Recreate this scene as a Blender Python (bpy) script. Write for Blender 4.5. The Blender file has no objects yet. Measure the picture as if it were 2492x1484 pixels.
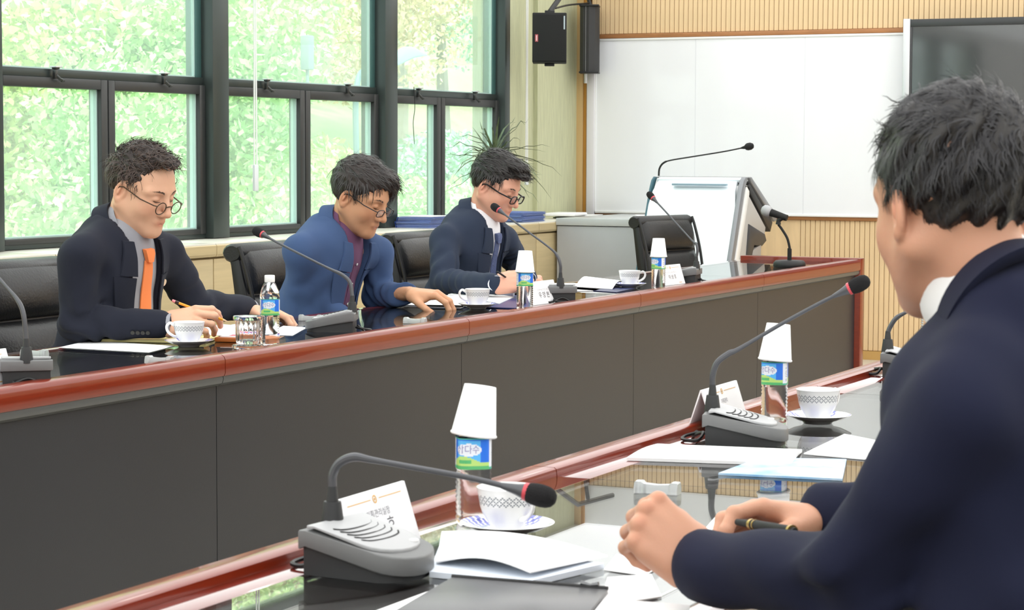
import bpy, bmesh, math, random
import numpy as np
from mathutils import Vector, Matrix
random.seed(7); rng = np.random.default_rng(7)
SC = bpy.context.scene
COL = SC.collection
PI = math.pi
# ------------------------------------------------------------ camera
FPX, IW, IH = 5300.0, 2492, 1484
CAM = np.array([0.0, 0.0, 1.29])
_yaw, _pit, _rol = math.radians(25.55), math.radians(4.03), math.radians(0.2)
_f0 = np.array([-math.sin(_yaw), math.cos(_yaw), 0]); _r0 = np.array([math.cos(_yaw), math.sin(_yaw), 0]); _u0 = np.array([0, 0, 1.0])
FW = _f0 * math.cos(_pit) - _u0 * math.sin(_pit); _u1 = _u0 * math.cos(_pit) + _f0 * math.sin(_pit)
RT = _r0 * math.cos(_rol) + _u1 * math.sin(_rol); UP = _u1 * math.cos(_rol) - _r0 * math.sin(_rol)
cam_d = bpy.data.cameras.new('camera'); cam = bpy.data.objects.new('camera', cam_d); COL.objects.link(cam)
cam.matrix_world = Matrix(((RT[0], UP[0], -FW[0], CAM[0]), (RT[1], UP[1], -FW[1], CAM[1]), (RT[2], UP[2], -FW[2], CAM[2]), (0, 0, 0, 1)))
cam_d.sensor_width = 36.0; cam_d.lens = FPX / IW * 36.0; cam_d.clip_end = 300
cam_d.dof.use_dof = True; cam_d.dof.focus_distance = 7.0; cam_d.dof.aperture_fstop = 20.0
SC.camera = cam
def ray(x, y): return FW + RT * (x - IW / 2) / FPX - UP * (y - IH / 2) / FPX
def px(x, y, X=None, Y=None, Z=None, D=None):
    """the point of the room seen at this place, on a given plane (or at a given distance)"""
    d = ray(x, y)
    t = (X - CAM[0]) / d[0] if X is not None else (Y - CAM[1]) / d[1] if Y is not None else (Z - CAM[2]) / d[2] if Z is not None else D
    return CAM + d * t
# ------------------------------------------------------------ world, sun, exposure
W = bpy.data.worlds.new('world'); SC.world = W; W.use_nodes = True
nt = W.node_tree; nt.nodes.clear()
_o = nt.nodes.new('ShaderNodeOutputWorld'); _b = nt.nodes.new('ShaderNodeBackground')
_b.inputs[0].default_value = (0.86, 0.95, 1.0, 1); _b.inputs[1].default_value = 3.6
nt.links.new(_b.outputs[0], _o.inputs[0])
sd = bpy.data.lights.new('sun', 'SUN'); sd.energy = 6.0; sd.angle = math.radians(4); sd.color = (1, 0.97, 0.88)
sun = bpy.data.objects.new('sun', sd); COL.objects.link(sun); sun.rotation_euler = (math.radians(38), math.radians(12), math.radians(20))
CEIL_Z = 2.62
CEIL_E = 1.6      # radiance of the added, unseen ceiling panels that brighten room and table glass
SC.view_settings.view_transform = 'Standard'; SC.view_settings.look = 'None'
SC.view_settings.exposure = 0.0; SC.view_settings.gamma = 1.0; SC.view_settings.use_curve_mapping = False
SC.cycles.max_bounces = 10; SC.cycles.transparent_max_bounces = 24; SC.cycles.transmission_bounces = 8
SC.cycles.caustics_reflective = False; SC.cycles.caustics_refractive = False; SC.cycles.sample_clamp_indirect = 6.0
# ------------------------------------------------------------ materials
MATS = {}
def srgb(h):
    if isinstance(h, str):
        c = [int(h[i:i + 2], 16) / 255 for i in (0, 2, 4)]
        return tuple(v / 12.92 if v <= 0.04045 else ((v + 0.055) / 1.055) ** 2.4 for v in c)
    return tuple(h)
def mat(name, col, rough=0.5, metal=0.0, spec=0.5, var=0.0, vscale=8.0, stretch=(1, 1, 1), bump=0.0, bscale=60.0, coat=0.0, sss=0.0, attr=None, sheen=0.0, trans=0.0, ior=1.45, coords='Object', col2=None, emit=None):
    if name in MATS: return MATS[name]
    m = bpy.data.materials.new(name); m.use_nodes = True; MATS[name] = m
    t = m.node_tree; N = t.nodes; L = t.links; p = N['Principled BSDF']
    c = srgb(col)
    p.inputs['Base Color'].default_value = (*c, 1); p.inputs['Roughness'].default_value = rough
    p.inputs['Metallic'].default_value = metal; p.inputs['Specular IOR Level'].default_value = spec; p.inputs['IOR'].default_value = ior
    p.inputs['Coat Weight'].default_value = coat; p.inputs['Coat Roughness'].default_value = 0.05
    if sheen: p.inputs['Sheen Weight'].default_value = sheen; p.inputs['Sheen Roughness'].default_value = 0.6
    if trans: p.inputs['Transmission Weight'].default_value = trans
    if sss:
        p.inputs['Subsurface Weight'].default_value = sss; p.inputs['Subsurface Radius'].default_value = (1, 0.3, 0.15); p.inputs['Subsurface Scale'].default_value = 0.006
    if emit: p.inputs['Emission Color'].default_value = (*srgb(emit[0]), 1); p.inputs['Emission Strength'].default_value = emit[1]
    tc = N.new('ShaderNodeTexCoord'); mp = N.new('ShaderNodeMapping'); mp.inputs['Scale'].default_value = stretch
    L.new(tc.outputs[coords], mp.inputs[0])
    src = None
    if var or col2:
        nz = N.new('ShaderNodeTexNoise'); nz.inputs['Scale'].default_value = vscale; nz.inputs['Detail'].default_value = 5
        L.new(mp.outputs[0], nz.inputs[0])
        r = N.new('ShaderNodeValToRGB'); r.color_ramp.elements[0].position = 0.3; r.color_ramp.elements[1].position = 0.7
        c2 = srgb(col2) if col2 else tuple(min(1, v * (1 + var)) for v in c)
        c1 = c if col2 else tuple(v * (1 - var) for v in c)
        r.color_ramp.elements[0].color = (*c1, 1); r.color_ramp.elements[1].color = (*c2, 1)
        L.new(nz.outputs[0], r.inputs[0]); src = r.outputs[0]
    if attr:
        a = N.new('ShaderNodeVertexColor'); a.layer_name = attr
        if 1:
            mx = N.new('ShaderNodeMix'); mx.data_type = 'RGBA'; mx.blend_type = 'MULTIPLY'; mx.inputs[0].default_value = 1
            mx.inputs[6].default_value = (*c, 1)
            if src is not None: L.new(src, mx.inputs[6])
            L.new(a.outputs[0], mx.inputs[7]); src = mx.outputs[2]
    if src is not None: L.new(src, p.inputs['Base Color'])
    if bump:
        nb = N.new('ShaderNodeTexNoise'); nb.inputs['Scale'].default_value = bscale; nb.inputs['Detail'].default_value = 3
        L.new(mp.outputs[0], nb.inputs[0]); bp = N.new('ShaderNodeBump'); bp.inputs['Strength'].default_value = bump; bp.inputs['Distance'].default_value = 0.01
        L.new(nb.outputs[0], bp.inputs['Height']); L.new(bp.outputs[0], p.inputs['Normal'])
    return m
def glass(name, tint=(1, 1, 1), ior=1.5, haze=0.0, hazecol=(0.9, 0.95, 0.95), rough=0.0, maxr=1.0, floor=0.0):
    """thin clear sheet: fresnel mirror over see-through, with an optional milky film of dirt and painted-in glare"""
    if name in MATS: return MATS[name]
    m = bpy.data.materials.new(name); m.use_nodes = True; MATS[name] = m
    t = m.node_tree; N = t.nodes; L = t.links; N.clear()
    out = N.new('ShaderNodeOutputMaterial'); fr = N.new('ShaderNodeFresnel'); fr.inputs[0].default_value = ior
    tr = N.new('ShaderNodeBsdfTransparent'); tr.inputs[0].default_value = (*tint, 1)
    gl = N.new('ShaderNodeBsdfGlossy'); gl.inputs['Roughness'].default_value = rough
    mx = N.new('ShaderNodeMixShader')
    f = fr.outputs[0]
    gm = N.new('ShaderNodeNewGeometry'); im = N.new('ShaderNodeMix'); im.data_type = 'FLOAT'      # same mirror strength seen from either side of the sheet
    im.inputs[2].default_value = ior; im.inputs[3].default_value = 1 / ior; L.new(gm.outputs['Backfacing'], im.inputs[0]); L.new(im.outputs[0], fr.inputs[0])
    if floor:
        ad = N.new('ShaderNodeMath'); ad.operation = 'MAXIMUM'; ad.inputs[1].default_value = floor; L.new(f, ad.inputs[0]); f = ad.outputs[0]
    L.new(f, mx.inputs[0]); L.new(gl.outputs[0], mx.inputs[2])
    if haze:
        df = N.new('ShaderNodeBsdfDiffuse'); df.inputs[0].default_value = (*hazecol, 1)
        tl = N.new('ShaderNodeBsdfTranslucent'); tl.inputs[0].default_value = (*hazecol, 1)
        h2 = N.new('ShaderNodeMixShader'); h2.inputs[0].default_value = 0.5; L.new(df.outputs[0], h2.inputs[1]); L.new(tl.outputs[0], h2.inputs[2])
        h3 = N.new('ShaderNodeMixShader'); h3.inputs[0].default_value = haze; L.new(tr.outputs[0], h3.inputs[1]); L.new(h2.outputs[0], h3.inputs[2])
        L.new(h3.outputs[0], mx.inputs[1])
    else: L.new(tr.outputs[0], mx.inputs[1])
    L.new(mx.outputs[0], out.inputs[0])
    return m
# ------------------------------------------------------------ objects
def tag(o, label=None, cat=None, group=None, kind=None):
    if label: o['label'] = label
    if cat: o['category'] = cat
    if group: o['group'] = group
    if kind: o['kind'] = kind
    return o
def thing(name, label, cat, loc=(0, 0, 0), rz=0.0, group=None, kind=None):
    o = bpy.data.objects.new(name, None); COL.objects.link(o); o.location = loc; o.rotation_euler = (0, 0, rz); o.empty_display_size = 0.05
    return tag(o, label, cat, group, kind)
def link(name, me, m=None, parent=None, smooth=False, **kw):
    o = bpy.data.objects.new(name, me); COL.objects.link(o)
    if m is not None:
        for k in (m if isinstance(m, (list, tuple)) else [m]): me.materials.append(k)
    if parent is not None: o.parent = parent
    if smooth: me.shade_smooth()
    elif smooth is None: me.shade_auto = None
    return tag(o, **kw)
class MB:
    def __init__(s): s.v = []; s.f = []; s.mi = []
    def add(s, v, f, mi=0):
        b = len(s.v); s.v += [tuple(map(float, p)) for p in v]; s.f += [tuple(b + i for i in q) for q in f]; s.mi += [mi] * len(f); return s
    def box(s, lo, hi, mi=0, M=None):
        x0, y0, z0 = lo; x1, y1, z1 = hi
        v = [(x0, y0, z0), (x1, y0, z0), (x1, y1, z0), (x0, y1, z0), (x0, y0, z1), (x1, y0, z1), (x1, y1, z1), (x0, y1, z1)]
        if M is not None: v = [M @ Vector(p) for p in v]
        return s.add(v, [(0, 3, 2, 1), (4, 5, 6, 7), (0, 1, 5, 4), (1, 2, 6, 5), (2, 3, 7, 6), (3, 0, 4, 7)], mi)
    def rings(s, R, mi=0, cap0=True, cap1=True, closed=True):
        n = len(R[0]); v = [p for r in R for p in r]; f = []
        for i in range(len(R) - 1):
            for j in range(n if closed else n - 1):
                k = (j + 1) % n; f.append((i * n + j, i * n + k, (i + 1) * n + k, (i + 1) * n + j))
        if cap0: f.append(tuple(range(n - 1, -1, -1)))
        if cap1: f.append(tuple((len(R) - 1) * n + j for j in range(n)))
        return s.add(v, f, mi)
    def lathe(s, prof, n=24, c=(0, 0, 0), mi=0, cap0=True, cap1=True, sq=0.0):
        R = []
        for r, z in prof:
            ring = []
            for j in range(n):
                a = 2 * PI * j / n; rr = r
                if sq: rr = r / ((abs(math.cos(a)) ** (2 + sq) + abs(math.sin(a)) ** (2 + sq)) ** (1 / (2 + sq)))
                ring.append((c[0] + rr * math.cos(a), c[1] + rr * math.sin(a), c[2] + z))
            R.append(ring)
        return s.rings(R, mi, cap0, cap1)
    def tube(s, pts, rad, n=10, mi=0, cap=True, flat=1.0):
        P = [Vector(p) for p in pts]; m = len(P); rad = [rad] * m if isinstance(rad, (int, float)) else rad
        R = []; up = None
        for i in range(m):
            t = (P[min(i + 1, m - 1)] - P[max(i - 1, 0)])
            if t.length < 1e-9: t = Vector((0, 0, 1))
            t.normalize()
            if up is None: up = t.orthogonal().normalized()
            up = (up - t * up.dot(t)); up = up.normalized() if up.length > 1e-6 else t.orthogonal().normalized()
            sd_ = t.cross(up)
            R.append([P[i] + (up * math.cos(2 * PI * j / n) + sd_ * math.sin(2 * PI * j / n) * flat) * rad[i] for j in range(n)])
        return s.rings(R, mi, cap, cap)
    def prism(s, poly, axis, a0, a1, mi=0):
        """poly: 2-D outline, extruded along axis from a0 to a1"""
        def P(p, a): return (a, p[0], p[1]) if axis == 'x' else (p[0], a, p[1]) if axis == 'y' else (p[0], p[1], a)
        n = len(poly); v = [P(p, a0) for p in poly] + [P(p, a1) for p in poly]
        f = [tuple(range(n)), tuple(range(2 * n - 1, n - 1, -1))] + [(i, n + i, n + (i + 1) % n, (i + 1) % n) for i in range(n)]
        return s.add(v, f, mi)
    def build(s, name, m=None, parent=None, smooth=False, bevel=0.0, seg=2, sharp=35, fix=True, **kw):
        me = bpy.data.meshes.new(name); me.from_pydata(s.v, [], s.f)
        if any(s.mi): me.polygons.foreach_set('material_index', s.mi)
        if bevel or fix:
            bm = bmesh.new(); bm.from_mesh(me)
            if fix: bmesh.ops.recalc_face_normals(bm, faces=bm.faces)
            if bevel:
                es = [e for e in bm.edges if len(e.link_faces) == 2 and e.calc_face_angle(0) > math.radians(28)]
                bmesh.ops.bevel(bm, geom=es, offset=bevel, segments=seg, profile=0.5, affect='EDGES', clamp_overlap=True)
            bm.to_mesh(me); bm.free()
        if smooth or bevel:
            me.shade_smooth(); me.set_sharp_from_angle(angle=math.radians(sharp))
        return link(name, me, m, parent, **kw)
def box(name, lo, hi, m, parent=None, bevel=0.0, M=None, **kw):
    return MB().box(lo, hi, 0, M).build(name, m, parent, bevel=bevel, fix=False, **kw)
def children_map():
    d = {}
    for o in bpy.data.objects:
        if o.parent: d.setdefault(o.parent.name, []).append(o)
    return d
def copy_tree(o, loc=None, rz=None, label=None, parent=None, cm=None):
    cm = cm or children_map()
    c = o.copy(); COL.objects.link(c)
    if parent is not None: c.parent = parent
    if loc is not None: c.location = loc
    if rz is not None: c.rotation_euler = (0, 0, rz)
    if label: c['label'] = label
    for ch in cm.get(o.name, []): copy_tree(ch, parent=c, cm=cm)
    return c
def bez(P, n=16):
    """smooth curve through the points (Catmull-Rom)"""
    P = [np.array(p, float) for p in P]; Q = [2 * P[0] - P[1]] + P + [2 * P[-1] - P[-2]]; out = []
    for i in range(1, len(Q) - 2):
        for k in range(n):
            t = k / n
            out.append(0.5 * ((2 * Q[i]) + (-Q[i - 1] + Q[i + 1]) * t + (2 * Q[i - 1] - 5 * Q[i] + 4 * Q[i + 1] - Q[i + 2]) * t * t + (-Q[i - 1] + 3 * Q[i] - 3 * Q[i + 1] + Q[i + 2]) * t ** 3))
    out.append(P[-1]); return out
def text_mesh(body, size):
    """2-D triangles of a line of writing, centred, cap height about size"""
    c = bpy.data.curves.new('lettering', 'FONT'); c.body = body; c.size = size; c.align_x = 'CENTER'; c.align_y = 'CENTER'; c.resolution_u = 3
    o = bpy.data.objects.new('lettering', c); COL.objects.link(o)
    dg = bpy.context.evaluated_depsgraph_get(); dg.update()
    me = bpy.data.meshes.new_from_object(o.evaluated_get(dg))
    v = [tuple(p.co) for p in me.vertices]; f = [tuple(p.vertices) for p in me.polygons]
    bpy.data.objects.remove(o); bpy.data.curves.remove(c); bpy.data.meshes.remove(me)
    return v, f
# materials used widely
M_red = mat('cherry_wood', '7c260b', rough=0.30, var=0.10, vscale=14, stretch=(3, .5, 12), coat=0.45, spec=0.3)
M_redgloss = mat('cherry_wood_lacquered', '702419', rough=0.12, var=0.2, vscale=14, stretch=(3, .5, 12), coat=1.0)
M_greypanel = mat('charcoal_laminate', '2c2d31', rough=0.42, var=0.05, vscale=2, bump=0.05, bscale=300)
M_greymould = mat('grey_moulding', '545554', rough=0.35)
M_darktop = mat('dark_table_veneer', '1d1210', rough=0.35, var=0.2, vscale=10, stretch=(8, 1, 1))
M_tglass = glass('table_glass', tint=(0.96, 0.97, 0.965), ior=1.6, rough=0.0, floor=0.06)
M_white = mat('white_plaster', 'eeeeec', rough=0.8)
M_ceil = mat('white_ceiling', 'f4f4f2', rough=0.9)
M_frame = mat('dark_green_window_aluminium', '3c4442', rough=0.35, metal=0.3)
M_frame2 = mat('charcoal_sash_aluminium', '3a3b3b', rough=0.4, metal=0.2)
M_gask = mat('pale_sealant', 'bcd6cf', rough=0.5)
M_wglass = glass('window_glass', tint=(0.93, 0.99, 0.96), haze=0.22, hazecol=(0.86, 0.95, 0.93))  # milky film: dirty glass, with the washed-out glare outside put in
M_maple = mat('pale_maple_veneer', 'ccb78c', rough=0.45, var=0.08, vscale=3, stretch=(1, 1, 14), coat=0.1)
M_counter = mat('counter_top', 'e9e4d6', rough=0.3, var=0.05, vscale=4, stretch=(8, 1, 1))
M_slat = mat('beech_slat', 'e8c99c', rough=0.5, var=0.10, vscale=6, stretch=(3, 3, .4))
M_groove = mat('dark_groove', '5a3d22', rough=0.8)
M_trimw = mat('brown_wood_trim', 'a9754a', rough=0.4, var=0.15, vscale=20, stretch=(.4, 3, 3))
M_wpaper = mat('pale_green_wallpaper', 'c5c6a2', rough=0.7, var=0.09, vscale=7, stretch=(12, 12, 1.0))
M_board = mat('whiteboard_enamel', 'f6f7fa', rough=0.2, coat=0.3)
M_alu = mat('brushed_aluminium', 'c9cacc', rough=0.35, metal=0.6)
M_white_pl = mat('white_plastic', 'f2f2f0', rough=0.35)
M_black = mat('black_plastic', '1b1b1c', rough=0.45)
M_blackm = mat('black_matt', '141414', rough=0.7)
M_ceil_glow = mat('added_ceiling_glow', 'ffffff', rough=0.5, emit=('f7faff', CEIL_E))  # glow for added ceiling panels, there for the bright table reflections
# ============================================================ SETTING
WX, WY = -5.86, 13.2           # window wall and end wall
RX, NY = 4.2, -3.2             # the walls beside and behind the camera
box('floor', (WX - .3, NY, -.1), (RX, WY + .2, 0), mat('beige_vinyl_floor', 'cfc8b8', rough=0.4, var=0.1, vscale=3), kind='structure')
ceil = thing('ceiling', None, None, kind='structure')
box('ceiling_slab', (WX - .3, NY, CEIL_Z), (RX, WY + .2, CEIL_Z + .15), M_ceil, ceil)
M_down = mat('downlight_lens', 'ffffff', rough=0.5, emit=('fffdf5', 14.0))
for ix in range(7):
    for iy in range(11):
        x_, y_ = -5.1 + ix * 1.36, -1.7 + iy * 1.42
        if x_ + .63 > RX: continue
        box('added_glow_panel', (-.66, -.69, -.012), (.66, .69, 0), M_ceil_glow, ceil).location = (x_, y_, CEIL_Z - .001)  # added glowing panel, out of view, lights the room from above
        if ix % 2 and iy % 2: MB().lathe([(0, -.016), (.07, -.016), (.075, 0), (0, 0)], 16).build('downlight', M_down, ceil, fix=True).location = (x_ + .68, y_, CEIL_Z - .001)
box('wall_right', (RX, NY, 0), (RX + .15, WY + .2, CEIL_Z), M_white, kind='structure')
box('wall_near', (WX - .3, NY - .15, 0), (RX, NY, CEIL_Z), M_white, kind='structure')
# ---- end wall with vertical slats
wf = thing('wall_far', None, None, kind='structure')
box('backing', (WX - .2, WY + .012, 0), (RX, WY + .2, CEIL_Z), M_groove, wf)
box('upper_plaster', (WX, WY - .01, 2.352), (RX, WY + .012, CEIL_Z), M_white, wf)
pitch = .0321
def slat_mesh(z0, z1):
    mb = MB(); mb.box((0, -.0, z0), (pitch - .0032, .012, z1)); me_o = mb.build('slat', M_slat, wf, bevel=.0015, seg=1); return me_o
xs0 = -5.735
s_up = slat_mesh(2.058, 2.35); s_lo = slat_mesh(.056, .866)
s_up.location = (xs0, WY, 0); s_lo.location = (xs0 + pitch * 45, WY, 0)
for i in range(1, 118):
    c = s_up.copy(); COL.objects.link(c); c.location = (xs0 + i * pitch, WY, 0)
for i in range(46, 118):
    c = s_lo.copy(); COL.objects.link(c); c.location = (xs0 + i * pitch, WY, 0)
box('slat_field', (xs0 + pitch * 118, WY, .056), (RX, WY + .012, 2.35), M_slat, wf)
box('slat_backing_low', (WX, WY, .056), (xs0 + pitch * 45 - .003, WY + .012, .866), M_slat, wf)
box('baseboard_far', (WX, WY - .012, 0), (RX, WY + .012, .054), mat('ochre_skirting', 'c79f5f', rough=.5), kind='structure')
box('trim_1', (xs0 - .02, WY - .018, 2.028), (-3.52, WY + .012, 2.056), M_trimw, bevel=.004, kind='structure')
box('trim_2', (xs0 - .02, WY - .018, .866), (RX, WY + .012, .892), M_trimw, bevel=.004, kind='structure')
box('trim_3', (-5.86, WY - .03, 0), (-5.785, WY + .012, CEIL_Z), mat('tan_wood_upright', 'c9a873', rough=.5, var=.08, vscale=9, stretch=(3, 3, .3)), bevel=.004, kind='structure')
box('trim_4', (-5.785, WY - .022, 0), (-5.762, WY + .012, CEIL_Z), mat('orange_wood_upright', 'b98336', rough=.45, var=.08, vscale=9, stretch=(3, 3, .3)), bevel=.003, kind='structure')
wb = thing('whiteboard', 'long white dry-erase board with a thin white frame on the slatted end wall', 'whiteboard', (0, WY - .018, 0))
box('board_surface', (-5.71, -.004, .90), (-3.50, .01, 2.02), M_board, wb)
q = MB(); q.box((-5.755, -.02, .86), (-5.70, .01, 2.03)); q.build('side_rail', mat('cream_rail', 'e9e6ea', rough=.3), wb, bevel=.004)
q = MB(); q.box((-5.70, -.012, .888), (-3.50, .01, .902)); q.box((-5.70, -.012, 2.012), (-3.50, .01, 2.026)); q.box((-5.702, -.012, .888), (-5.692, .01, 2.026)); q.box((-3.51, -.012, .888), (-3.50, .01, 2.026)); q.build('frame', M_white_pl, wb, bevel=.002)
for x in (-5.0, -4.27): box('panel_joint', (x, -.0055, .902), (x + .002, -.003, 2.012), mat('joint_grey', 'dcdde2', rough=.4), wb)
# ---- television
tv = thing('television', 'large dark flat screen display with a silver side bezel beside the whiteboard', 'display', (0, 13.12, 0))
x0 = px(2194, 300, Y=13.05)[0]; x1 = px(2211, 300, Y=13.05)[0]; zt = px(2211, 47, Y=13.05)[2]
box('silver_bezel', (x0, -.07, zt - 1.12), (x1, .06, zt + .004), M_alu, tv, bevel=.004)
q = MB(); q.box((x1, -.065, zt - .045), (x1 + 1.86, .06, zt)); q.box((x1, -.065, zt - 1.12), (x1 + .012, .06, zt - .045)); q.box((x1 + 1.84, -.065, zt - 1.12), (x1 + 1.86, .06, zt - .045)); q.box((x1, -.065, zt - 1.12), (x1 + 1.86, .06, zt - 1.07))
q.build('black_frame', mat('dark_bezel', '3a3b3d', rough=.3), tv, bevel=.002)
box('screen', (x1 + .01, -.058, zt - 1.08), (x1 + 1.85, 0, zt - .04), mat('dark_screen_glass', '3a3c3d', rough=.08, coat=1.0, spec=.8), tv)
box('wall_mount', (x1 + .5, 0, zt - .9), (x1 + 1.3, .10, zt - .3), M_black, tv)
# ---- window wall: low wall, green return wall, frames, sashes
box('wall_left', (WX - .2, NY, 0), (WX, 12.13, .905), M_white, kind='structure')
lw = thing('wall_left_end', None, None, kind='structure')
box('wall_left_panel', (WX - .2, 12.10, 0), (WX, 12.56, CEIL_Z), M_wpaper, lw)
box('wall_left_pier', (WX - .2, 12.56, 0), (WX + .03, WY + .01, CEIL_Z), M_wpaper, lw)
ZS, ZT = 0.916, 1.637      # glass bottom, transom bottom-of-upper-glass
muls = [8.86, 10.56, 12.03]
winedges = [(7.16 + .07, 8.86 - .07), (8.86 + .07, 10.56 - .07), (10.56 + .07, 12.03 - .03), (5.46 + .07, 7.16 - .07), (3.76 + .07, 5.46 - .07), (2.06 + .07, 3.76 - .07)]
box('lintel', (WX - .2, NY, 2.5), (WX, 12.1, CEIL_Z), M_white, kind='structure').name = 'wall_left_head'
def latch(parent, y):
    q = MB(); q.box((-.0, -.014, .02), (.022, .014, .03)); q.box((0, -.009, -.02), (.016, .009, .02)); q.tube([(.012, 0, -.005), (.02, .018, -.022), (.022, .032, -.026)], .007, 8)
    q.lathe([(.0, -.006), (.010, -.006), (.010, .006), (0, .006)], 10, (.022, .034, -.028))
    o = q.build('latch', mat('dark_latch_metal', '4a4b4a', rough=.35, metal=.7), parent, bevel=.002); o.location = (WX + .035, y, 1.615)
    q = MB().box((-.004, -.022, .03), (.03, .022, .036)).build('latch_cap', M_alu, parent, bevel=.001); q.location = (WX + .035, y, 1.612)
for wi, (a, b) in enumerate(winedges):
    w = thing('window_%d' % (wi + 1), None, None, kind='structure')
    mid = (a + b) / 2
    if wi == 2: mid = 11.23
    f = MB(); f.box((WX - .06, a, 2.45), (WX + .02, b, 2.5)); f.box((WX - .06, a, 1.60), (WX + .02, b, ZT)); f.box((WX - .06, a, .87), (WX + .03, b, .895))
    f.build('outer_frame', M_frame, w, bevel=.003)
    f = MB(); f.box((WX - .05, b - .045, ZT), (WX + .01, b, 2.45)); f.box((WX - .05, a, ZT), (WX + .01, a + .02, 2.45)); f.build('upper_bead', mat('teal_frame_face', '4b6f6c', rough=.35, metal=.2), w, bevel=.002)
    f = MB(); f.box((WX - .012, b - .052, ZT + .004), (WX + .002, b - .045, 2.45)); f.box((WX - .012, a + .02, ZT), (WX + .002, b - .045, ZT + .006)); f.build('upper_seal', M_gask, w, fix=False)
    box('upper_pane', (WX - .01, a + .02, ZT), (WX - .008, b - .045, 2.45), M_wglass, w)
    for k, (s0, s1) in enumerate([(a, mid), (mid, b)]):
        f = MB(); t = .052
        f.box((WX - .035, s0 + .004, .89), (WX + .035, s0 + t, 1.60)); f.box((WX - .035, s1 - t, .89), (WX + .035, s1 - .004, 1.60))
        f.box((WX - .035, s0 + t, .89), (WX + .035, s1 - t, ZS)); f.box((WX - .035, s0 + t, 1.556), (WX + .035, s1 - t, 1.60))
        f.build('sash', M_frame2, w, bevel=.004)
        f = MB(); f.box((WX - .02, s1 - t - .008, ZS), (WX + .012, s1 - t, 1.556)); f.box((WX - .02, s0 + t, ZS), (WX + .006, s1 - t, ZS + .006)); f.build('pane_seal', M_gask, w, fix=False)
        box('pane', (WX - .004, s0 + t, ZS), (WX - .001, s1 - t, 1.556), M_wglass, w)
        latch(w, (s0 + s1) / 2 + (.03 if k else .0))
for i, y in enumerate(muls):
    q = MB(); wd = .07 if i < 2 else .035
    q.box((WX - .08, y - wd, .87), (WX + .075, y + wd, 2.5)); q.build('trim_%d' % (5 + i), M_frame, bevel=.004, kind='structure')
for i, y in enumerate((7.16, 5.46, 3.76, 2.06)): MB().box((WX - .08, y - .07, .87), (WX + .075, y + .07, 2.5)).build('trim_%d' % (8 + i), M_frame, bevel=.004, kind='structure')
box('wall_left_solid', (WX - .2, NY, .905), (WX, 1.99, 2.5), M_white, kind='structure')
# ============================================================ OUTSIDE
def leaf_cloud(mb, c, r, n, size, seed, tri=True):
    g = np.random.default_rng(seed)
    d = g.normal(size=(n, 3)); d /= np.linalg.norm(d, axis=1)[:, None]
    p = np.array(c) + d * np.array(r) * (g.random((n, 1)) ** .35)
    a = g.normal(size=(n, 3)); a /= np.linalg.norm(a, axis=1)[:, None]; b = np.cross(a, g.normal(size=(n, 3))); b /= np.linalg.norm(b, axis=1)[:, None]
    s = size * (.6 + .8 * g.random((n, 1)))
    V = np.stack([p - a * s, p + b * s * .5, p + a * s, p - b * s * .5], 1).reshape(-1, 3)
    base = len(mb.v); mb.v += [tuple(x) for x in V.tolist()]; mb.f += [(base + 4 * i, base + 4 * i + 1, base + 4 * i + 2, base + 4 * i + 3) for i in range(n)]; mb.mi += [0] * n
hill = MB(); NXh, NYh = 24, 40; V = []; Fh = []
for i in range(NXh):
    for j in range(NYh):
        X_ = WX - .8 - i * 1.6; Y_ = -4 + j * 2.2
        V.append((X_, Y_, -1.1 + max(0, i - 3) * .62 + .25 * math.sin(i * 1.3 + j * .7)))
for i in range(NXh - 1):
    for j in range(NYh - 1): a = i * NYh + j; Fh.append((a, a + NYh, a + NYh + 1, a + 1))
hill.add(V, Fh).build('hillside', mat('pale_leaf_litter', 'a89c80', rough=.9, var=.0, col2='86a468', vscale=1.6), smooth=True, fix=False, kind='structure')
kinds = [('b8da7c', 'eef6b8', 'bright yellow-green'), ('9fd08a', 'd6eeae', 'fresh green'), ('cfc093', 'f0deb8', 'yellowing'), ('8cc4a4', 'bfe2c8', 'blue-green')]
MLF = [mat('leaves_%s' % k[2].replace(' ', '_').replace('-', '_'), k[0], rough=.6, col2=k[1], vscale=1.2, trans=0) for k in kinds]
for m_ in MLF: m_.node_tree.nodes['Principled BSDF'].inputs['Subsurface Weight'].default_value = 0
M_bark = mat('bark', '8f8a7c', rough=.9, var=.2, vscale=10)
spots = [(-9.6, 8.6, 1.9, 0), (-10.5, 11.2, 2.2, 0), (-9.8, 13.6, 1.7, 1), (-12.0, 15.2, 2.4, 0), (-12.5, 18.4, 2.6, 0), (-13.5, 21.5, 2.6, 2), (-13.0, 25.0, 2.8, 2), (-15.5, 28.5, 3.2, 3), (-17, 20.0, 3.2, 1), (-18, 24.5, 3.4, 3),
         (-19, 31, 3.6, 2), (-16, 14.5, 3.0, 3), (-22, 27, 3.6, 0), (-23, 36, 4.2, 3), (-12, 34, 3.2, 1)]
places = ['nearest the first pane', 'behind the seated men', 'low beside the second bay', 'above the second bay', 'in the middle of the slope', 'turning brown by the lamp', 'turning brown beyond the lamp', 'high at the far end', 'behind the middle tree', 'upper slope near the far end', 'far up the slope', 'deep in the shade of the slope', 'second row of the slope', 'farthest of all', 'farthest to the side']
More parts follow.
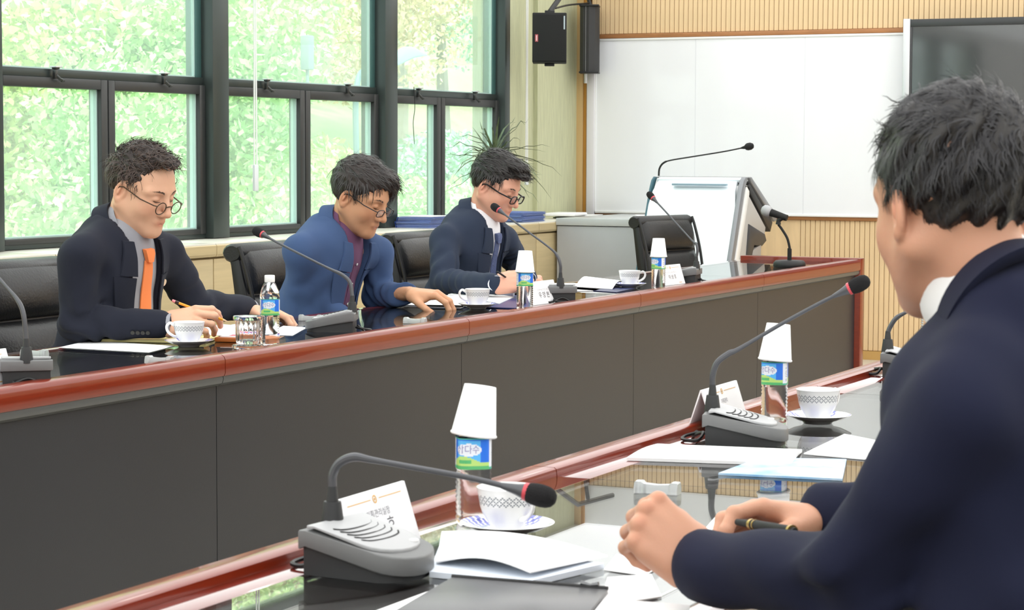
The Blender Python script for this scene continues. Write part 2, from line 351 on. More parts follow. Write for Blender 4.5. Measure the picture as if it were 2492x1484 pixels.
for i, (x, y, r, k) in enumerate(spots):
    zb = -1.1 + max(0, (WX - .8 - x) / 1.6 - 3) * .62
    h = r * 1.05 + 1.2 + (.8 if i > 7 else 0)
    t = thing('tree', 'leafy %s tree outside the window, %s' % (kinds[k][2], places[i]), 'tree', (x, y, zb - .1), group='trees outside the windows')
    mb = MB(); g = random.Random(i)
    for q_ in range(9):
        a = g.random() * 2 * PI; rr = r * .55 * g.random() ** .5
        leaf_cloud(mb, (rr * math.cos(a), rr * math.sin(a), h + r * (g.random() - .45)), (r * .5, r * .5, r * .36), 3000, .034 + .003 * r, 100 * i + q_)
    mb.build('foliage', MLF[k], t, fix=False)
    MB().tube([(0, 0, 0), (.06, .02, h * .5), (0, 0, h)], [.13, .10, .04], 8).build('trunk', M_bark, t, smooth=True)
for i, (y, k) in enumerate([(7.4, 1), (9.6, 3), (12.0, 1), (14.2, 0), (16.4, 1), (18.8, 3), (21.2, 0), (23.8, 2)]):
    mb = MB(); g = random.Random(50 + i)
    for q_ in range(6): leaf_cloud(mb, (g.uniform(-.8, .8), g.uniform(-1.2, 1.2), g.uniform(.4, 2.0)), (.6, .7, .45), 2200, .034, 900 + 10 * i + q_)
    o = mb.build('shrub', MLF[k], fix=False, label=['loose shrub under the nearest tree outside', 'blue-green shrub below the first bay outside', 'shrub at the foot of the slope, mid window', 'yellow-green shrub outside the second bay', 'green shrub outside the far bay', 'blue-green shrub outside the third bay', 'bright shrub beyond the third bay', 'yellowing shrub farthest along the wall'][i], cat='shrub', group='shrubs outside the windows')
    o.location = (-8.7 - .6 * (i % 2), y, -.75 + .12 * (i % 3))
LY = px(868, 212, X=-7.7)[1]
lp = thing('street_lamp', 'pale grey curved street lamp outside among the trees', 'street lamp', (-7.7, LY, -.6))
a0 = px(868, 212, X=-7.7); a1 = px(905, 165, X=-7.7); a2 = px(960, 150, X=-7.7)
L_ = lambda p: tuple(np.array(p) - np.array([-7.7, LY, -.6]))
MB().tube(bez([(0, a0[1] - LY, 0), (0, a0[1] - LY, 1.6), L_(a0), L_(a1), L_(a2)], 8), .022, 8).build('lamp_arm', mat('weathered_grey', '6f8c90', rough=.6), lp, smooth=True)
h0 = px(950, 158, X=-7.7); h1 = px(1036, 133, X=-7.7); hm = (h0 + h1) / 2 + np.array([0, 0, .05])
MB().tube(bez([L_(h0), L_(hm), L_(h1)], 8), [.010 + .030 * math.sin(PI * min(1, i / 16 * 1.0 + .06)) for i in range(17)], 10, flat=1.4).build('lamp_head', mat('lamp_head_grey', '7fa3a8', rough=.5), lp, smooth=True)
sp = px(748, 170, X=-7.9)
ps = thing('sign_post', 'short grey box on a post outside the middle window', 'post', (-7.9, sp[1], -.7))
q = MB().box((-.035, -.04, sp[2] + .7), (.035, .04, sp[2] + .94)).build('post_box', mat('slate_grey', '7d9296', rough=.6), ps, bevel=.01)
MB().tube([(0, 0, 0), (0, 0, sp[2] + .72)], .012, 8).build('post', mat('slate_grey', '7d9296'), ps)
# ============================================================ COUNTER UNDER THE WINDOWS
CX, CZ = -5.50, .868
ys = [1.3, 2.48, 3.66, 4.84, 6.02, 7.20, 8.38, 9.55, 10.72, 11.88, 12.9]
ct = thing('window_counter', 'long pale counter top running under the windows', 'counter', (WX, ys[0], 0))
for i in range(len(ys) - 1):
    q = MB(); q.box((0, ys[i] - ys[0] + .002, CZ - .012), (CX - WX - .004, ys[i + 1] - ys[0] - .002, CZ)); q.build('top_slab', M_counter, ct, bevel=.002, fix=False)
    q = MB(); q.prism([(CX - WX - .03, CZ - .062), (CX - WX - .006, CZ - .062), (CX - WX + .0, CZ - .05), (CX - WX + .0, CZ - .012), (CX - WX - .01, CZ - .001), (CX - WX - .03, CZ - .001)], 'y', ys[i] - ys[0] + .002, ys[i + 1] - ys[0] - .002)
    q.build('edge_band', M_maple, ct)
names = ['beneath the nearest window bay', 'left of the first seated man', 'beside the first chair', 'behind the first chair', 'behind the man in the orange tie', 'just past the man in the orange tie', 'behind the man in the blue jacket', 'behind the third chair', 'behind the man in the dark suit', 'at the far end by the grey cabinet']
for i in range(len(ys) - 1):
    c = thing('base_cabinet', 'pale maple low cabinet under the counter, ' + names[i], 'cabinet', (WX, ys[i], 0), group='cabinets under the window counter')
    L = ys[i + 1] - ys[i]
    box('carcass', (0.035 if i == 9 else .001, .001, .06), (CX - WX - .04, L - .001, CZ - .063), M_maple, c)
    box('plinth', (0.035 if i == 9 else .001, .001, 0), (CX - WX - .07, L - .001, .06), M_maple, c)
    box('door', (CX - WX - .039, .004, .07), (CX - WX - .018, L - .004, CZ - .072), M_maple, c, bevel=.002)
# ---- folders and papers on the counter
def folder_stack(x, y, n, side, m_list, lab, grp, th=.0085):
    for i in range(n):
        z = CZ + .001 + i * th
        od = ['bottom', 'second from the bottom', 'third from the bottom', 'middle', 'third from the top', 'second from the top', 'topmost'][i]
        t = thing('folder', lab + ', ' + od, 'folder', (x + random.uniform(-.008, .008), y + random.uniform(-.012, .012), z), random.uniform(-.05, .05), grp)
        q = MB(); q.box((-.11, -.155, 0), (.11, .155, .0012)); q.box((-.11, -.155, .0058), (.11, .155, .0072)); q.box((-.112, -.155, 0), (-.109, .155, .0072)); q.build('cover', m_list[i % len(m_list)], t, fix=False)
        box('pages', (-.105, -.15, .0013), (.105, .15, .0056), mat('blue_tinted_paper', 'c9d8f4', rough=.7), t)
MBL = [mat('blue_folder', '4a66b8', rough=.4), mat('blue_folder_2', '5674c4', rough=.4), mat('blue_folder_3', '3f59aa', rough=.4)]
p1 = px(1040, 545, X=-5.66); p2 = px(1258, 536, X=-5.64)
folder_stack(-5.66, p1[1], 7, 1, MBL, 'thin blue folder in the stack by the window frame', 'blue folders stacked by the window frame')
folder_stack(-5.64, p2[1] + .02, 7, 1, MBL, 'thin blue folder in the stack beyond the dark-suited man', 'blue folders stacked near the plant')
pw = px(1008, 545, X=-5.62)
box('paper_sheet', (-.1, -.14, 0), (.1, .14, .002), mat('white_paper', 'fbfbfb', rough=.7), label='white sheet of paper lying on top of the folder stack by the window frame', cat='paper').location = (-5.66, p1[1], CZ + .061)
pb = px(1350, 520, X=-5.72)
M_paper = mat('white_paper', 'fbfbfb', rough=.7)
t = thing('clipboard', 'dark green clipboard with papers on the counter end beside the wood upright', 'clipboard', (-5.66, pb[1] + .25, CZ + .001), .2)
box('board', (-.13, -.19, 0), (.13, .19, .006), mat('dark_green_card', '28413c', rough=.5), t, bevel=.001)
box('paper_stack', (-.12, -.17, .0062), (.12, .17, .016), M_paper, t)
t2 = thing('white_pad', 'crumpled white envelope lying on the counter beside the clipboard', 'envelope', (-5.64, pb[1] + .0, CZ + .018), .1)
q = MB(); q.rings([[(x * .1, y * .13, z) for x, y in ((-1, -1), (1, -1), (1, 1), (-1, 1))] for z in (0, .02)]); q.build('envelope', M_paper, t2, bevel=.009, seg=3)
t3 = thing('tablet', 'thin black tablet case near the end of the counter', 'tablet', (-5.60, pb[1] + .52, CZ + .001), -.1)
box('tablet_body', (-.1, -.12, 0), (.1, .12, .009), M_black, t3, bevel=.002)
# ---- grey metal cabinet in the corner
gc = thing('metal_cabinet', 'light grey steel cabinet standing in the corner before the whiteboard', 'cabinet', (-5.50, 12.12, 0))
M_gcab = mat('light_grey_steel', 'b4b6b8', rough=.38, var=.02)
box('body', (.004, .01, .05), (.636, 1.03, .838), M_gcab, gc, bevel=.003)
box('top_panel', (0, 0, .842), (.64, 1.035, .886), mat('pale_grey_steel_top', 'c6c9c9', rough=.35), gc, bevel=.004)
box('base', (.02, .03, 0), (.62, 1.02, .05), M_black, gc)
t4 = thing('paper_pile', 'small pile of white papers on the grey steel cabinet', 'paper', (-5.03, 12.5, .8865), .2)
for i in range(4):
    M_ = Matrix.Rotation(.15 * i - .2, 4, 'Z'); box('sheet', (-.09, -.13, i * .004), (.09, .13, i * .004 + .003), M_paper, t4, M=M_)
# ---- loudspeakers
bs = thing('box_speaker', 'black boxy wall loudspeaker hanging high in the corner', 'speaker', (0, 0, 0))
c0 = px(1286, 34, Y=12.08); c1 = px(1368, 153, Y=12.08)
w_ = (c1[0] - c0[0]) * 1.0; h_ = c0[2] - c1[2]; bs.location = ((c0[0] + c1[0]) / 2 + .02, 12.10, c1[2]); bs.rotation_euler = (0, 0, .42)
box('enclosure', (-w_ / 2 + .01, -.1, 0), (w_ / 2 - .01, .12, h_), M_blackm, bs, bevel=.006)
box('grille', (-w_ / 2 + .014, -.108, .01), (w_ / 2 - .014, -.099, h_ - .01), mat('black_cloth_grille', '202020', rough=.9, bump=.3, bscale=900), bs, bevel=.004)
q = MB(); q.box((-.03, -.03, -.018), (.03, .03, 0)); q.box((-.03, -.03, h_), (.03, .03, h_ + .018)); q.build('bracket_lug', M_black, bs, bevel=.003)
bx, bz = (px(1306, 95, Y=12.08) - np.array(bs.location))[[0, 2]]
box('badge', (bx - .009, -.1095, bz - .022), (bx + .009, -.107, bz + .022), mat('red_badge', 'b0555a', rough=.4), bs)
box('badge_print', (bx - .003, -.1098, bz - .016), (bx + .003, -.1096, bz + .016), mat('pale_badge_print', 'e8c9c9', rough=.4), bs)
box('side_lettering', (w_ / 2 - .028, -.1095, h_ - .1), (w_ / 2 - .02, -.107, h_ - .02), mat('pale_print', 'b9c6cc', rough=.5), bs)
MB().tube([(0, 0, h_ + .01), (.07, .15, h_ + .12), (.19, .42, h_ + .25), (.42, .93, h_ + .27)], .016, 8).build('bracket_arm', M_black, bs, smooth=True)
cs = thing('column_speaker', 'tall narrow black column loudspeaker on the wood upright', 'speaker', (0, 0, 0))
c0 = px(1406, 12, Y=13.0); c1 = px(1449, 178, Y=13.0); w_ = c1[0] - c0[0]; h_ = c0[2] - c1[2]
cs.location = ((c0[0] + c1[0]) / 2, 13.05, c1[2]); cs.rotation_euler = (0, 0, .35)
q = MB(); q.prism([(-w_ * .48, .07), (-w_ * .48, -.03), (-w_ * .3, -.065), (0, -.08), (w_ * .3, -.065), (w_ * .48, -.03), (w_ * .48, .07)], 'z', .012, h_ - .012); q.build('grille', mat('dark_grey_mesh', '3a3a3b', rough=.6, bump=.3, bscale=700), cs, smooth=True)
box('end_cap', (-w_ * .5, -.085, 0), (w_ * .5, .075, .012), M_black, cs, bevel=.003); box('end_cap', (-w_ * .5, -.085, h_ - .012), (w_ * .5, .075, h_), M_black, cs, bevel=.003)
box('trim_strip', (-w_ * .18, -.078, .012), (-w_ * .15, -.074, h_ - .012), mat('mid_grey_strip', '777777', rough=.4), cs)
q = MB(); q.tube([(0, .06, h_ + .0), (-.02, .10, h_ + .06), (0, .12, h_ + .2)], .013, 8); q.build('bracket', M_black, cs, smooth=True); MB().tube([(-.03, .07, .05), (-.03, .08, -.06)], .012, 8).build('lower_bracket', M_alu, cs, smooth=True)
ca = MB().tube(bez([px(1352, 20, Y=12.4), px(1385, 12, Y=12.8), px(1432, 8, Y=13.05)], 8), .006, 6).build('speaker_cable', M_black, smooth=True, label='thin black cable slung between the two loudspeakers', cat='cable')
# ---- blind cords
def cord(x, Y, ytop, ybot, lab, wt=True, loc=None, X=None):
    a = px(x, ytop, X=X) if X is not None else px(x, ytop, Y=Y); b = px(x, ybot, X=X) if X is not None else px(x, ybot, Y=Y)
    t = thing('blind_cord', lab, 'blind cord', (a[0], a[1], b[2])); H = 2.5 - b[2]
    for dx in (-.012, .012): MB().tube([(0, dx, .12), (0, dx * .6, H * .5), (0, dx, H)], .0042, 6).build('cord', M_white_pl, t, smooth=True)
    if wt: box('cord_weight', (-.008, -.018, 0), (.008, .018, .13), mat('clear_pale_plastic', 'e4e8ea', rough=.2), t, bevel=.004)
cord(620, None, 5, 465, 'white blind cord with a clear weight hanging before the second window bay', X=WX + .10)
cord(1283, None, 5, 450, 'white blind cord hanging against the green wall with a small weight', X=WX + .05)
a = px(1013, 250, X=WX + .09)
MB().tube(bez([(0, 0, .32), (.004, .003, .2), (-.003, -.002, .12), (0, .006, 0)], 6), .002, 5).build('string', M_blackm, smooth=True, label='thin dark pull string hanging from the window latch', cat='string').location = (WX + .075, a[1], 1.33)
# ---- spiky plant behind the third man
pp = px(1200, 540, Y=11.2); ppx, ppy = -5.22, 10.70
pl = thing('potted_plant', 'spiky dracaena plant behind the man in the dark suit', 'plant', (ppx, ppy, 0))
MB().lathe([(.10, 0), (.15, .02), (.19, .30), (.20, .34), (.18, .34), (.17, .30), (.0, .30)], 24).build('pot', mat('dark_glazed_pot', '33302c', rough=.3), pl, smooth=True)
ctop = px(1195, 395, X=ppx); HZ = ctop[2] + .07
MB().tube([(0, 0, .28), (.02, .01, .6), (-.01, 0, HZ - .05)], [.022, .018, .012], 8).build('cane', M_bark, pl, smooth=True)
M_drac = mat('dracaena_leaf', '4d5a3c', rough=.4, col2='6d7a5c', vscale=30)
g = random.Random(3)
for i in range(64):
    az = g.uniform(0, 2 * PI); el = g.uniform(-.35, 1.3); Ln = g.uniform(.22, .40); w0 = g.uniform(.008, .013)
    d = Vector((math.cos(az) * math.cos(el), math.sin(az) * math.cos(el), math.sin(el))); P = []; s0 = Vector((0, 0, HZ - .05 + g.uniform(-.07, .05)))
    sd_ = d.cross(Vector((0, 0, 1))).normalized()
    V = []; n = 7
    for k in range(n + 1):
        t_ = k / n; c_ = s0 + d * Ln * t_ + Vector((0, 0, -1)) * (.10 + .05 * g.random()) * t_ * t_ * Ln / .3
        wd = w0 * (1 - t_) ** .7 * (1 if k else .6) + .0004
        V += [c_ - sd_ * wd, c_ + Vector((0, 0, -wd * .6)), c_ + sd_ * wd]
    F = []
    for k in range(n): a = 3 * k; F += [(a, a + 1, a + 4, a + 3), (a + 1, a + 2, a + 5, a + 4)]
    MB().add(V, F).build('leaf', M_drac, pl, smooth=True, fix=False)
# ============================================================ LECTERN
lc = thing('lectern', 'white electronic lectern with grey sides and a tilted control top', 'lectern', (0, 0, 0))
A = px(1566, 600, Y=11.9)[0]; B = px(1790, 600, Y=11.9)[0]; Zt = px(1700, 432, Y=11.9)[2] + .05
lc.location = ((A + B) / 2, 11.9, -.05); hw = (B - A) / 2
M_lw = mat('lectern_white', 'f2fbff', rough=.18, coat=.5); M_lg = mat('lectern_grey', '8e9094', rough=.35, metal=.3); M_ls = mat('lectern_silver', 'dcdcda', rough=.35); M_ldk = mat('lectern_dark', '35363a', rough=.4)
def rr(w, h, r, x0=0, z0=0, n=5):
    P = []
    for cx, cz, a0 in ((w - r, h - r, 0), (-w + r, h - r, 90), (-w, 0, None), (w, 0, None)):
        if a0 is None: P.append((x0 + cx, z0 + cz))
        else:
            for k in range(n + 1): a = math.radians(a0 + 90 * k / n); P.append((x0 + cx + r * math.cos(a), z0 + cz + r * math.sin(a)))
    return P
def tilt(pts, y0, z0, z1, dy): return pts
fy = lambda z: .10 - .42 * (Zt - .06 - z)          # the front leans back
q = MB(); q.prism([(fy(.1) + .06, .1), (.13, Zt - .05), (.20, Zt - .04), (.50, Zt - .24), (.50, Zt - .30), (.36, Zt - .42), (.34, .1)], 'x', -hw + .02, hw - .03); q.build('body', M_ls, lc, bevel=.006)
q = MB(); R = []
n = 14
for k in range(n + 1):
    z = .06 + (Zt - .06) * k / n; y = fy(z) if z < Zt - .06 else .10 + (z - Zt + .06) * 1.3; ins = .0 if k < n - 1 else .014 * (k - n + 2)
    R.append([(-hw + .006 + ins, y, z), (-hw * .5, y - .006, z), (hw * .5, y - .006, z), (hw - .026 - ins, y, z), (hw - .026 - ins, y + .03, z), (-hw + .006 + ins, y + .03, z)])
q.rings(R); q.build('front_panel', M_lw, lc, smooth=True, sharp=60)
q = MB(); q.prism([(.15, Zt - .012), (.19, Zt), (.24, Zt - .002), (.24, Zt - .02), (.16, Zt - .03)], 'x', -hw + .02, hw - .005); q.build('top_cap', M_lw, lc, bevel=.004)
for x0, wd, m_ in ((-hw, .006, mat('teal_edge', '3f6672', rough=.3)), (hw - .012, .014, M_lg)):
    q = MB(); q.prism([(fy(.05) - .004, .05), (fy(.05) + .05, .05), (.155, Zt - .06), (.20, Zt), (.16, Zt + .002), (.125, Zt - .02), (.094, Zt - .07)], 'x', x0 - wd, x0 + wd); q.build('side_rail', m_, lc, bevel=.003)
q = MB(); q.prism([(fy(.05) + .05, .05), (fy(.05) + .11, .05), (.215, Zt - .10), (.215, Zt - .06), (.17, Zt - .045)], 'x', hw - .03, hw + .006); q.build('side_band', M_white_pl, lc, bevel=.003)
q = MB(); q.prism([(fy(.05) + .11, .05), (.205, Zt - .10), (.52, Zt - .30), (.50, Zt - .36), (.32, Zt - .38), (.26, Zt - .42), (.10, .05)], 'x', hw - .03, hw + .003); q.build('side_panel', mat('lectern_warm_grey', 'b9b6b2', rough=.45), lc, bevel=.003)
q = MB(); q.prism([(.205, Zt - .27), (.50, Zt - .34), (.53, Zt - .38), (.45, Zt - .41), (.31, Zt - .40), (.27, Zt - .46), (.12, .05), (.04, .05)], 'x', hw - .028, hw + .007); q.build('side_recess', M_ldk, lc, bevel=.003)
q = MB(); q.prism([(.285, Zt - .43), (.43, Zt - .40), (.40, .05), (.12, .05)], 'x', hw - .03, hw + .008); q.build('inner_panel', mat('lectern_taupe', 'a09a95', rough=.5), lc, bevel=.004)
box('power_socket', (hw + .008, .285, Zt - .66), (hw + .016, .34, Zt - .56), M_black, lc, bevel=.003)
box('socket_plate', (hw + .004, .27, Zt - .72), (hw + .012, .36, Zt - .53), M_white_pl, lc, bevel=.004)
q = MB(); q.prism([(.20, Zt - .0), (.235, Zt + .004), (.70, Zt - .235), (.70, Zt - .265), (.66, Zt - .27), (.23, Zt - .03)], 'x', -hw + .0, hw + .012); q.build('control_lid', M_lg, lc, bevel=.005)
q = MB(); q.prism([(.16, Zt - .05), (.22, Zt - .035), (.64, Zt - .275), (.60, Zt - .33)], 'x', -hw + .01, hw + .006); q.build('lid_underside', M_black, lc, bevel=.003)
g0 = px(1603, 420, Y=12.05) - np.array(lc.location); pts = [px(x, y, Y=12.05) - np.array(lc.location) for x, y in ((1603, 428), (1605, 410), (1614, 397), (1632, 390), (1680, 382), (1760, 369), (1815, 358))]
MB().tube(bez(pts, 6), [.006 if i < 16 else .0042 for i in range(37)], 8).build('gooseneck', M_black, lc, smooth=True)
e = pts[-1]; dd = (pts[-1] - pts[-2]); dd /= np.linalg.norm(dd)
MB().tube([e + dd * s for s in (-.03, -.005, .0, .012, .03, .045, .05)], [.005, .011, .017, .022, .022, .014, .002], 12).build('mic_foam', M_blackm, lc, smooth=True)
s0 = px(1622, 448, Y=11.9) - np.array(lc.location); s1 = px(1755, 452, Y=11.9) - np.array(lc.location)
box('nameplate_slot', (s0[0], .080, s0[2] - .008), (s1[0], .115, s0[2] + .004), mat('slot_shade', '8fa9b8', rough=.4), lc, bevel=.003)
# ============================================================ TABLES
def table(name, lab, Xc, sgn, Y0, Y1, joints, depth, loc):
    """Xc: edge on the open side; sgn: direction towards the sitters"""
    t = thing(name, lab, 'table', (Xc, Y0, 0))
    S = lambda a, b: (min(a * sgn, b * sgn), max(a * sgn, b * sgn))
    cuts = [Y0] + joints + [Y1]
    for i in range(len(cuts) - 1):
        a, b = cuts[i] - Y0 + .0015, cuts[i + 1] - Y0 - .0015
        P = [(0.004, .672), (.0, .680), (0, .716), (.004, .725), (.012, .730), (.056, .730), (.060, .727), (.0615, .7155), (.0615, .672)]
        q = MB(); q.prism([(x * sgn, z) for x, z in P], 'y', a, b); q.build('edge_rail', M_red, t, smooth=True, sharp=40)
        x0, x1 = S(.062, .125); box('inner_border', (x0, a, .69), (x1, b, .7145), M_redgloss, t, bevel=.001)
        x0, x1 = S(depth - .05, depth); box('back_border', (x0, a, .69), (x1, b, .7145), M_redgloss, t, bevel=.003)
        x0, x1 = S(.125, depth - .05); box('veneer_top', (x0, a, .69), (x1, b, .708), M_darktop, t)
        x0, x1 = S(.1255, depth - .0505); box('glass_sheet', (x0, a + .001, .709), (x1, b - .001, .7148), M_tglass, t)
        x0, x1 = S(.006, .03); q = MB(); q.prism([(x * sgn, z) for x, z in ((.008, .672), (.006, .664), (.010, .652), (.022, .644), (.05, .640), (.05, .672))], 'y', a, b); q.build('lower_moulding', M_greymould, t, smooth=True)
        x0, x1 = S(.03, .05); box('modesty_panel', (x0, a, .06), (x1, b, .645), M_greypanel, t)
        x0, x1 = S(.05, depth - .02); box('substructure', (x0, a, .655), (x1, b, .69), M_darktop, t)
        x0, x1 = S(.12, depth - .1)
        if i: box('leg_panel', (x0, a, 0), (x1, a + .03, .655), M_greypanel, t)
    return t, S
TX, NX_ = -3.28, -1.645
ft, S = table('far_table', 'long cherry-edged conference table with a charcoal front beneath the windows', TX, -1, 2.03, 11.11, [3.53, 5.036, 6.53, 8.055, 9.56], .67, None)
q = MB(); q.prism([(.0, 0), (-.67, 0), (-.67, .735), (0, .735)], 'y', 9.083, 9.15); q.build('end_panel', M_red, ft, bevel=.004)
ntb, S2 = table('near_table', 'long glossy cherry-bordered conference table with a glass top nearest the viewer', NX_, 1, 1.0, 8.2, [2.0, 3.5, 5.03, 6.55], .72, None)
q = MB(); q.prism([(.0, 0), (.72, 0), (.72, .735), (0, .735)], 'y', 7.202, 7.26); q.build('end_panel', M_red, ntb, bevel=.004)
# ============================================================ CHAIRS
M_leather = mat('black_leather', '1f1f20', rough=0.36, spec=0.5, bump=.12, bscale=120)
M_leather2 = mat('black_leather_piping', '1c1c1d', rough=0.42)
M_chrome = mat('dark_chrome', '6d6e70', rough=.25, metal=.9)
def chair(name, lab, loc, rz, grp):
    """office chair facing +x; origin on the floor under the seat"""
    t = thing(name, lab, 'chair', loc, rz, grp); w = .255; bx = -.25
    def pad(z0, z1, lean0, lean1, wd, th, nm, roll=False):
        R = []; n = 9
        for i in range(n + 1):
            u = i / n; z = z0 + (z1 - z0) * u; x = lean0 + (lean1 - lean0) * u
            b = math.sin(PI * u) ** .35 if 0 < u < 1 else .25
            ring = []
            for y, dx in ((-wd, -.25), (-wd * .97, .55), (-wd * .8, .95), (-wd * .3, 1.05), (wd * .3, 1.05), (wd * .8, .95), (wd * .97, .55), (wd, -.25), (wd * .9, -.7), (-wd * .9, -.7)):
                ring.append((x + dx * th * b * .5, y * (1 - .012 * (1 - b)), z))
            R.append(ring)
        return MB().rings(R).build(nm, M_leather, t, smooth=True, sharp=60)
    pad(.47, .745, bx + .01, bx - .035, w - .012, .085, 'lower_cushion')
    pad(.752, .925, bx - .035, bx - .075, w - .012, .085, 'upper_cushion')
    # rolled top edge
    R = []
    for y in (-w, -w + .012, w - .012, w):
        r = .036 if abs(y) < w else .028
        R.append([(bx - .092 + r * 1.25 * math.cos(a), y, .905 + r * math.sin(a)) for a in [2 * PI * k / 14 for k in range(14)]])
    MB().rings(R).build('rolled_top', M_leather, t, smooth=True, sharp=50)
    for s in (-1, 1):
        P = bez([(bx + .045, s * w, .46), (bx + .02, s * w, .62), (bx - .005, s * w, .76), (bx - .04, s * w, .88), (bx - .06, s * w, .93)], 5)
        MB().tube(P, .008, 8).build('piping', M_leather2, t, smooth=True)
    q = MB(); q.prism([(bx - .02, .44), (bx - .045, .46), (bx - .10, .86), (bx - .12, .93), (bx - .075, .93), (bx - .03, .75), (bx - .0, .5)], 'y', -w + .004, w - .004); q.build('back_shell', M_leather2, t, bevel=.008)
    R = []
    for i in range(7):
        u = i / 6; x = -.23 + .48 * u; b = math.sin(PI * min(max(u, .04), .96)) ** .3
        R.append([(x, y * w, .455 + z * b) for y, z in ((-1, -.02), (-.97, .02), (-.8, .042), (0, .03), (.8, .042), (.97, .02), (1, -.02), (.9, -.05), (-.9, -.05))])
    MB().rings(R).build('seat', M_leather, t, smooth=True, sharp=60)
    for s in (-1, 1):
        a = MB().tube(bez([(-.2, s * .27, .46), (-.2, s * .285, .58), (-.1, s * .29, .615), (.08, s * .29, .61), (.12, s * 0.28, .57), (.05, s * .27, .46)], 6), .014, 8).build('armrest', M_leather2, t, smooth=True)
        MB().tube([(-.14, s * .29, .628), (0, s * .29, .632), (.09, s * .29, .622)], [.018, .022, .018], 8).build('arm_pad', M_leather2, a, smooth=True)
    MB().lathe([(.028, .10), (.028, .28), (.02, .28), (.02, .41), (.0, .41)], 14).build('gas_lift', M_chrome, t, smooth=True)
    for k in range(5):
        a = 2 * PI * k / 5 + .3; c, s_ = math.cos(a), math.sin(a)
        lg = MB().tube([(0, 0, .10), (.14 * c, .14 * s_, .10), (.28 * c, .28 * s_, .07)], [.026, .02, .014], 8).build('base_leg', M_chrome, t, smooth=True)
        MB().lathe([(0, -.018), (.024, -.018), (.026, 0), (.024, .018), (0, .018)], 12).build('caster', M_black, lg, smooth=True).location = (.29 * c, .29 * s_, .0265)
    return t
G_CH = 'black leather conference chairs'
ch0 = chair('office_chair', 'black leather office chair under the man in the orange tie', (-4.13, 5.60, 0), .0, G_CH)
CM = children_map()
copy_tree(ch0, (-4.14, 7.18, 0), .04, 'black leather office chair under the man in the blue jacket', cm=CM)
copy_tree(ch0, (-4.16, 8.42, 0), .03, 'black leather office chair under the man in the dark suit and spotted tie', cm=CM)
copy_tree(ch0, (-4.13, 11.16, 0), -.24, 'empty black leather office chair in front of the white lectern', cm=CM)
copy_tree(ch0, (-.42, 2.30, 0), PI * .80, 'black leather office chair under the man seen from behind', cm=CM)
# ============================================================ TABLEWARE
TZ = .7152
M_porc = mat('white_porcelain', 'f7f7f5', rough=.12, coat=.6); M_pgrey = mat('grey_lattice_glaze', '84898f', rough=.2); M_pblue = mat('cobalt_blue_glaze', '6a70c8', rough=.15)
def saucer(lab, loc, rz, grp='porcelain saucers under the cups'):
    mb = MB(); n = 96; prof = [(.0, .003), (.022, .003), (.026, .0), (.030, .0), (.034, .005), (.050, .009), (.062, .0145), (.070, .0185), (.0715, .0195), (.070, .0200), (.062, .0162), (.054, .0125), (.046, .0103), (.036, .009), (.026, .0085), (.024, .0085), (.0, .0085)]
    mb.lathe(prof, n, cap0=False, cap1=False)
    mi = []
    for i in range(len(prof) - 1):
        for j in range(n):
            b = 0
            if i in (9, 10, 11, 12) and ((j // 12) % 2 == 0):
                if (i * 2 + j) % 3 != 0: b = 1
            mi.append(b)
    mb.mi = mi; o = mb.build('saucer', [M_porc, M_pblue], smooth=True, sharp=60, label=lab, cat='saucer', group=grp); o.location = loc; o.rotation_euler = (0, 0, rz); return o
def cup(lab, loc, rz, grp='white coffee cups'):
    t = thing('coffee_cup', lab, 'cup', loc, rz, grp); n = 108
    prof = [(0, .003), (.018, .003), (.020, 0), (.023, 0), (.0245, .004), (.031, .014), (.038, .026), (.0415, .036)] + [(.0418 + .0004 * k, .0385 + .0022 * k) for k in range(8)] + [(.0455, .060), (.0468, .064), (.0455, .0645), (.0435, .058), (.040, .034), (.030, .013), (.0, .008)]
    mb = MB(); mb.lathe(prof, n, cap0=False, cap1=False); mi = []
    for i in range(len(prof) - 1):
        for j in range(n):
            k = i - 8; b = 0
            if 0 <= k < 7:
                if (j + k) % 4 == 0 or (j - k) % 4 == 0: b = 1
            mi.append(b)
    mb.mi = mi; mb.build('bowl', [M_porc, M_pgrey], t, smooth=True, sharp=60)
    P = bez([(.043, 0, .053), (.056, 0, .060), (.066, 0, .050), (.062, 0, .034), (.046, 0, .022), (.034, 0, .020)], 6)
    MB().tube(P, .0032, 8, flat=1.7).build('handle', M_porc, t, smooth=True); return t
T_ = lambda x, y: px(x, y, Z=TZ)
def at(x, y, dx=0, dy=0, z=TZ): p = px(x, y, Z=TZ); return (p[0] + dx, p[1] + dy, z)
cups = [('in front of the man in the orange tie', at(460, 843), PI * 1.12), ('in front of the man in the blue jacket', at(1162, 751), PI * 1.12), ('before the empty chair, farthest along', at(1532, 700), .5), ('behind the nearest drooping microphone', (-1.405, 2.925, TZ), -.5), ('on the near table beside the capped bottle', (-1.40, 4.44, TZ), 1.2)]
for lab, loc, rz in cups:
    saucer('white saucer with blue rim pattern, ' + lab, loc, rz)
    cup('white porcelain cup with grey lattice band, ' + lab, (loc[0], loc[1], loc[2] + .0088), rz)
M_pet = mat('clear_bottle_plastic', 'ffffff', rough=.09, trans=1.0, ior=1.33, spec=.6)
M_cap = mat('white_bottle_cap', 'f6f6f4', rough=.4)
M_lblue = mat('label_blue', '2f74e0', rough=.3); M_lsky = mat('label_sky', '5cb6f2', rough=.3); M_lgreen = mat('label_green', '5cb873', rough=.3); M_lmead = mat('label_meadow', 'b9dc7c', rough=.3); M_lwhite = mat('label_white', 'e8ecf4', rough=.3); M_lgrey = mat('label_grey_print', '8f98a8', rough=.4); M_lteal = mat('label_teal', '4fb39a', rough=.3)
